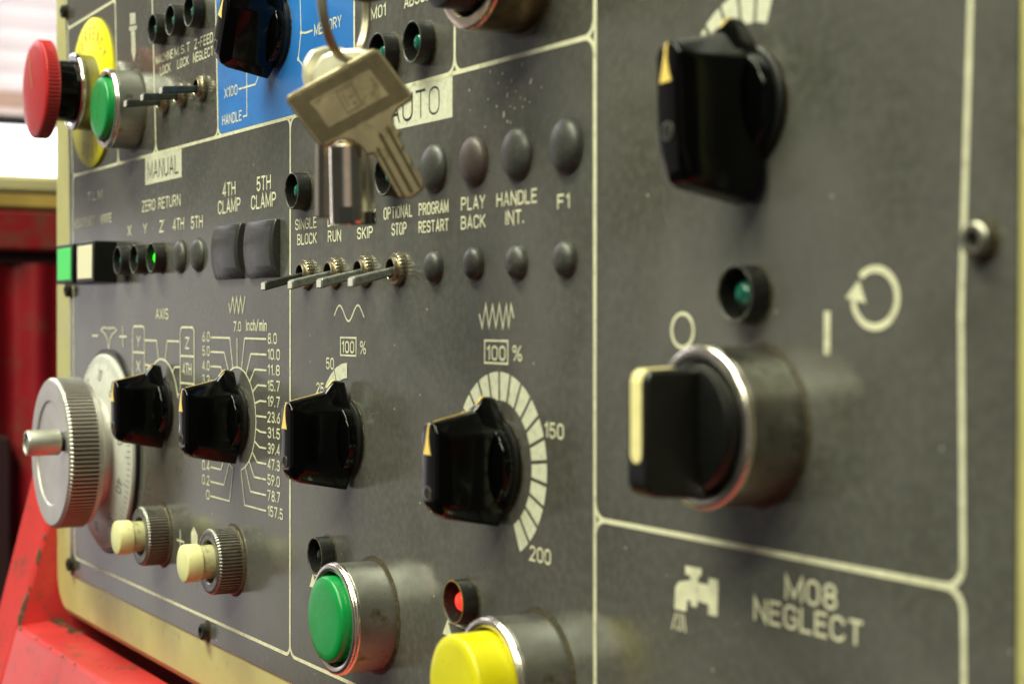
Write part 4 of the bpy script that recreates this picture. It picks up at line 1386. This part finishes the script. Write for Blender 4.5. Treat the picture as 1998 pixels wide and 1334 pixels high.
# flat key with the big hatched bow
fk = hang('flat_key', 404.4, 59.0, 43.3, 'flat nickel key with large hatched square bow, in front of the others', 'key', 'keys hanging on the split ring', rz=math.radians(28.8))
SHEAR = 0.14
OUT = [(-11.8, 6.1), (-10.8, 7.2), (10.8, 7.2), (11.8, 6.1), (11.8, -5.9), (10.9, -6.9), (7.4, -7.1), (5.6, -8.2), (4.9, -9.6), (4.9, -11.0), (5.8, -11.8),
       (4.6, -12.6), (4.6, -15.0), (3.7, -15.8), (4.7, -17.0), (4.6, -19.0), (3.9, -19.8), (4.9, -21.0), (4.8, -23.6), (3.8, -25.4), (0.4, -25.8), (-2.0, -24.4),
       (-2.2, -13.2), (-3.6, -12.8), (-3.9, -10.6), (-5.2, -8.2), (-7.2, -7.0), (-10.9, -6.7), (-11.8, -5.9)]
OUT = [(x - SHEAR * max(y, -7.2), y) for x, y in OUT]
link('body', prism(OUT, -0.9, 0.9), M['keymetal'], fk, 35, bevel=0.35)
bm = bmesh.new()
# raised frame hatching round a smooth tablet
for i in range(70):
    s = -19.0 + i * 0.56
    seg = []
    for k in range(81):
        x = -11.2 + 22.4 * k / 80
        y = s + x * 0.62
        ok = -6.2 < y < 6.2 and not (-7.4 < x < 7.4 and -3.4 < y < 3.4)
        if ok:
            seg.append((x - SHEAR * y, y))
        if (not ok or k == 80) and len(seg) > 1:
            ribbon([seg[0], seg[-1]], 0.36, bm, z=0.94, cap=False)
        if not ok:
            seg = []
link('hatching', bm, M['keymetal_dark'], fk, 0)
bm = bmesh.new()
ribbon([(x - SHEAR * y, y) for x, y in ((-7.3, -3.3), (7.3, -3.3), (7.3, 3.3), (-7.3, 3.3))], 0.35, bm, closed=True, z=1.0)
link('tablet_edge', bm, M['keymetal'], fk, 0)
bm = bmesh.new()
ribbon([(-1.9, -2.6), (1.9, -2.6), (1.9, 2.6), (-1.9, 2.6)], 0.5, bm, closed=True, z=0.985)
ribbon([(-0.9, -1.4), (-0.9, 1.4)], 0.45, bm, z=0.985)
ribbon([(0.0, 0.2), (1.0, 0.2)], 0.45, bm, z=0.985)
ribbon([(0.2, -1.4), (1.0, -1.4)], 0.45, bm, z=0.985)
link('stamp', bm, M['key_stamp'], fk, 0)
bm = bmesh.new()
for x0, x1, yt in ((-1.2, -0.5, -12.5), (0.7, 1.6, -10.0), (2.9, 3.6, -9.5)):
    prism([(x + SHEAR * 7.2, y) for x, y in ((x0, -25.0), (x1, -25.0), (x1, yt), (x0, yt))], 0.80, 0.93, bm)
link('grooves', bm, M['keymetal_dark'], fk, 0)


# tubular keys behind it
def make_tubular(label):
    t = hang('tubular_key', 0, 0, 0, label, 'key', 'keys hanging on the split ring')
    # thick-walled tube with dark blocks for its shaded end notches, local y is the key's length
    b = bmesh.new()
    prof = [(3.1, 2.0), (3.9, -3.0), (3.9, -5.0), (5.0, -5.6), (5.0, -22.4), (4.8, -22.8), (3.8, -22.8), (3.6, -22.4), (3.6, -16)]
    lathe([(r, y) for r, y in prof], 24, b, rfun=lambda i, r, k: r - (0.6 if (k % 6 >= 4 and 3 <= i <= 5) else 0))
    bmesh.ops.rotate(b, cent=(0, 0, 0), matrix=Matrix.Rotation(-PI / 2, 3, 'X'), verts=b.verts)
    link('tube', b, M['keybright'], t, 20)
    b = box(-1.5, 1.5, -23.0, -19.2, 3.2, 5.12)
    box(2.6, 5.1, -23.0, -20.2, -1.2, 1.6, b)
    link('notch', b, M['hole'], t, 0)
    # bow: rounded plate with a ring eye
    b = prism([(-7.0 + 0.0, 4.0), (-8.6, 9.5), (-8.4, 12.6), (-6.4, 15.4), (-2.5, 16.6), (2.5, 16.6), (6.4, 15.4), (8.4, 12.6), (8.6, 9.5), (7.0, 4.0), (3.4, 1.2), (-3.4, 1.2)], -1.3, 1.3)
    link('bow', b, M['keybow'], t, 35, bevel=0.8)
    b = lathe([(1.4, 1.35), (1.2, 1.5), (0.9, 1.35)], 20, center=(-1.5, 8.0))
    link('eyelet', b, M['keymetal_dark'], t, 40)
    return t


tk = make_tubular('bright tubular key hanging nearest behind the flat key')
HM = HR.to_4x4()


def place_hang(o, u, v, w, rz=0.0, ry=0.0, k=1.0):
    o.matrix_world = Matrix.Translation(W(u, v, w)) @ HM @ Matrix.Rotation(ry, 4, 'Y') @ Matrix.Rotation(rz, 4, 'Z') @ Matrix.Diagonal((k, 1, k, 1))


place_hang(tk, 398.4, 54.5, 40.3, 0.02, math.radians(-12))
tk2 = copy_tree(tk)
tk2['label'] = 'second tubular key, half hidden at the left behind the bright one'
place_hang(tk2, 389.2, 56.2, 40.8, 0.0, math.radians(24), 0.82)
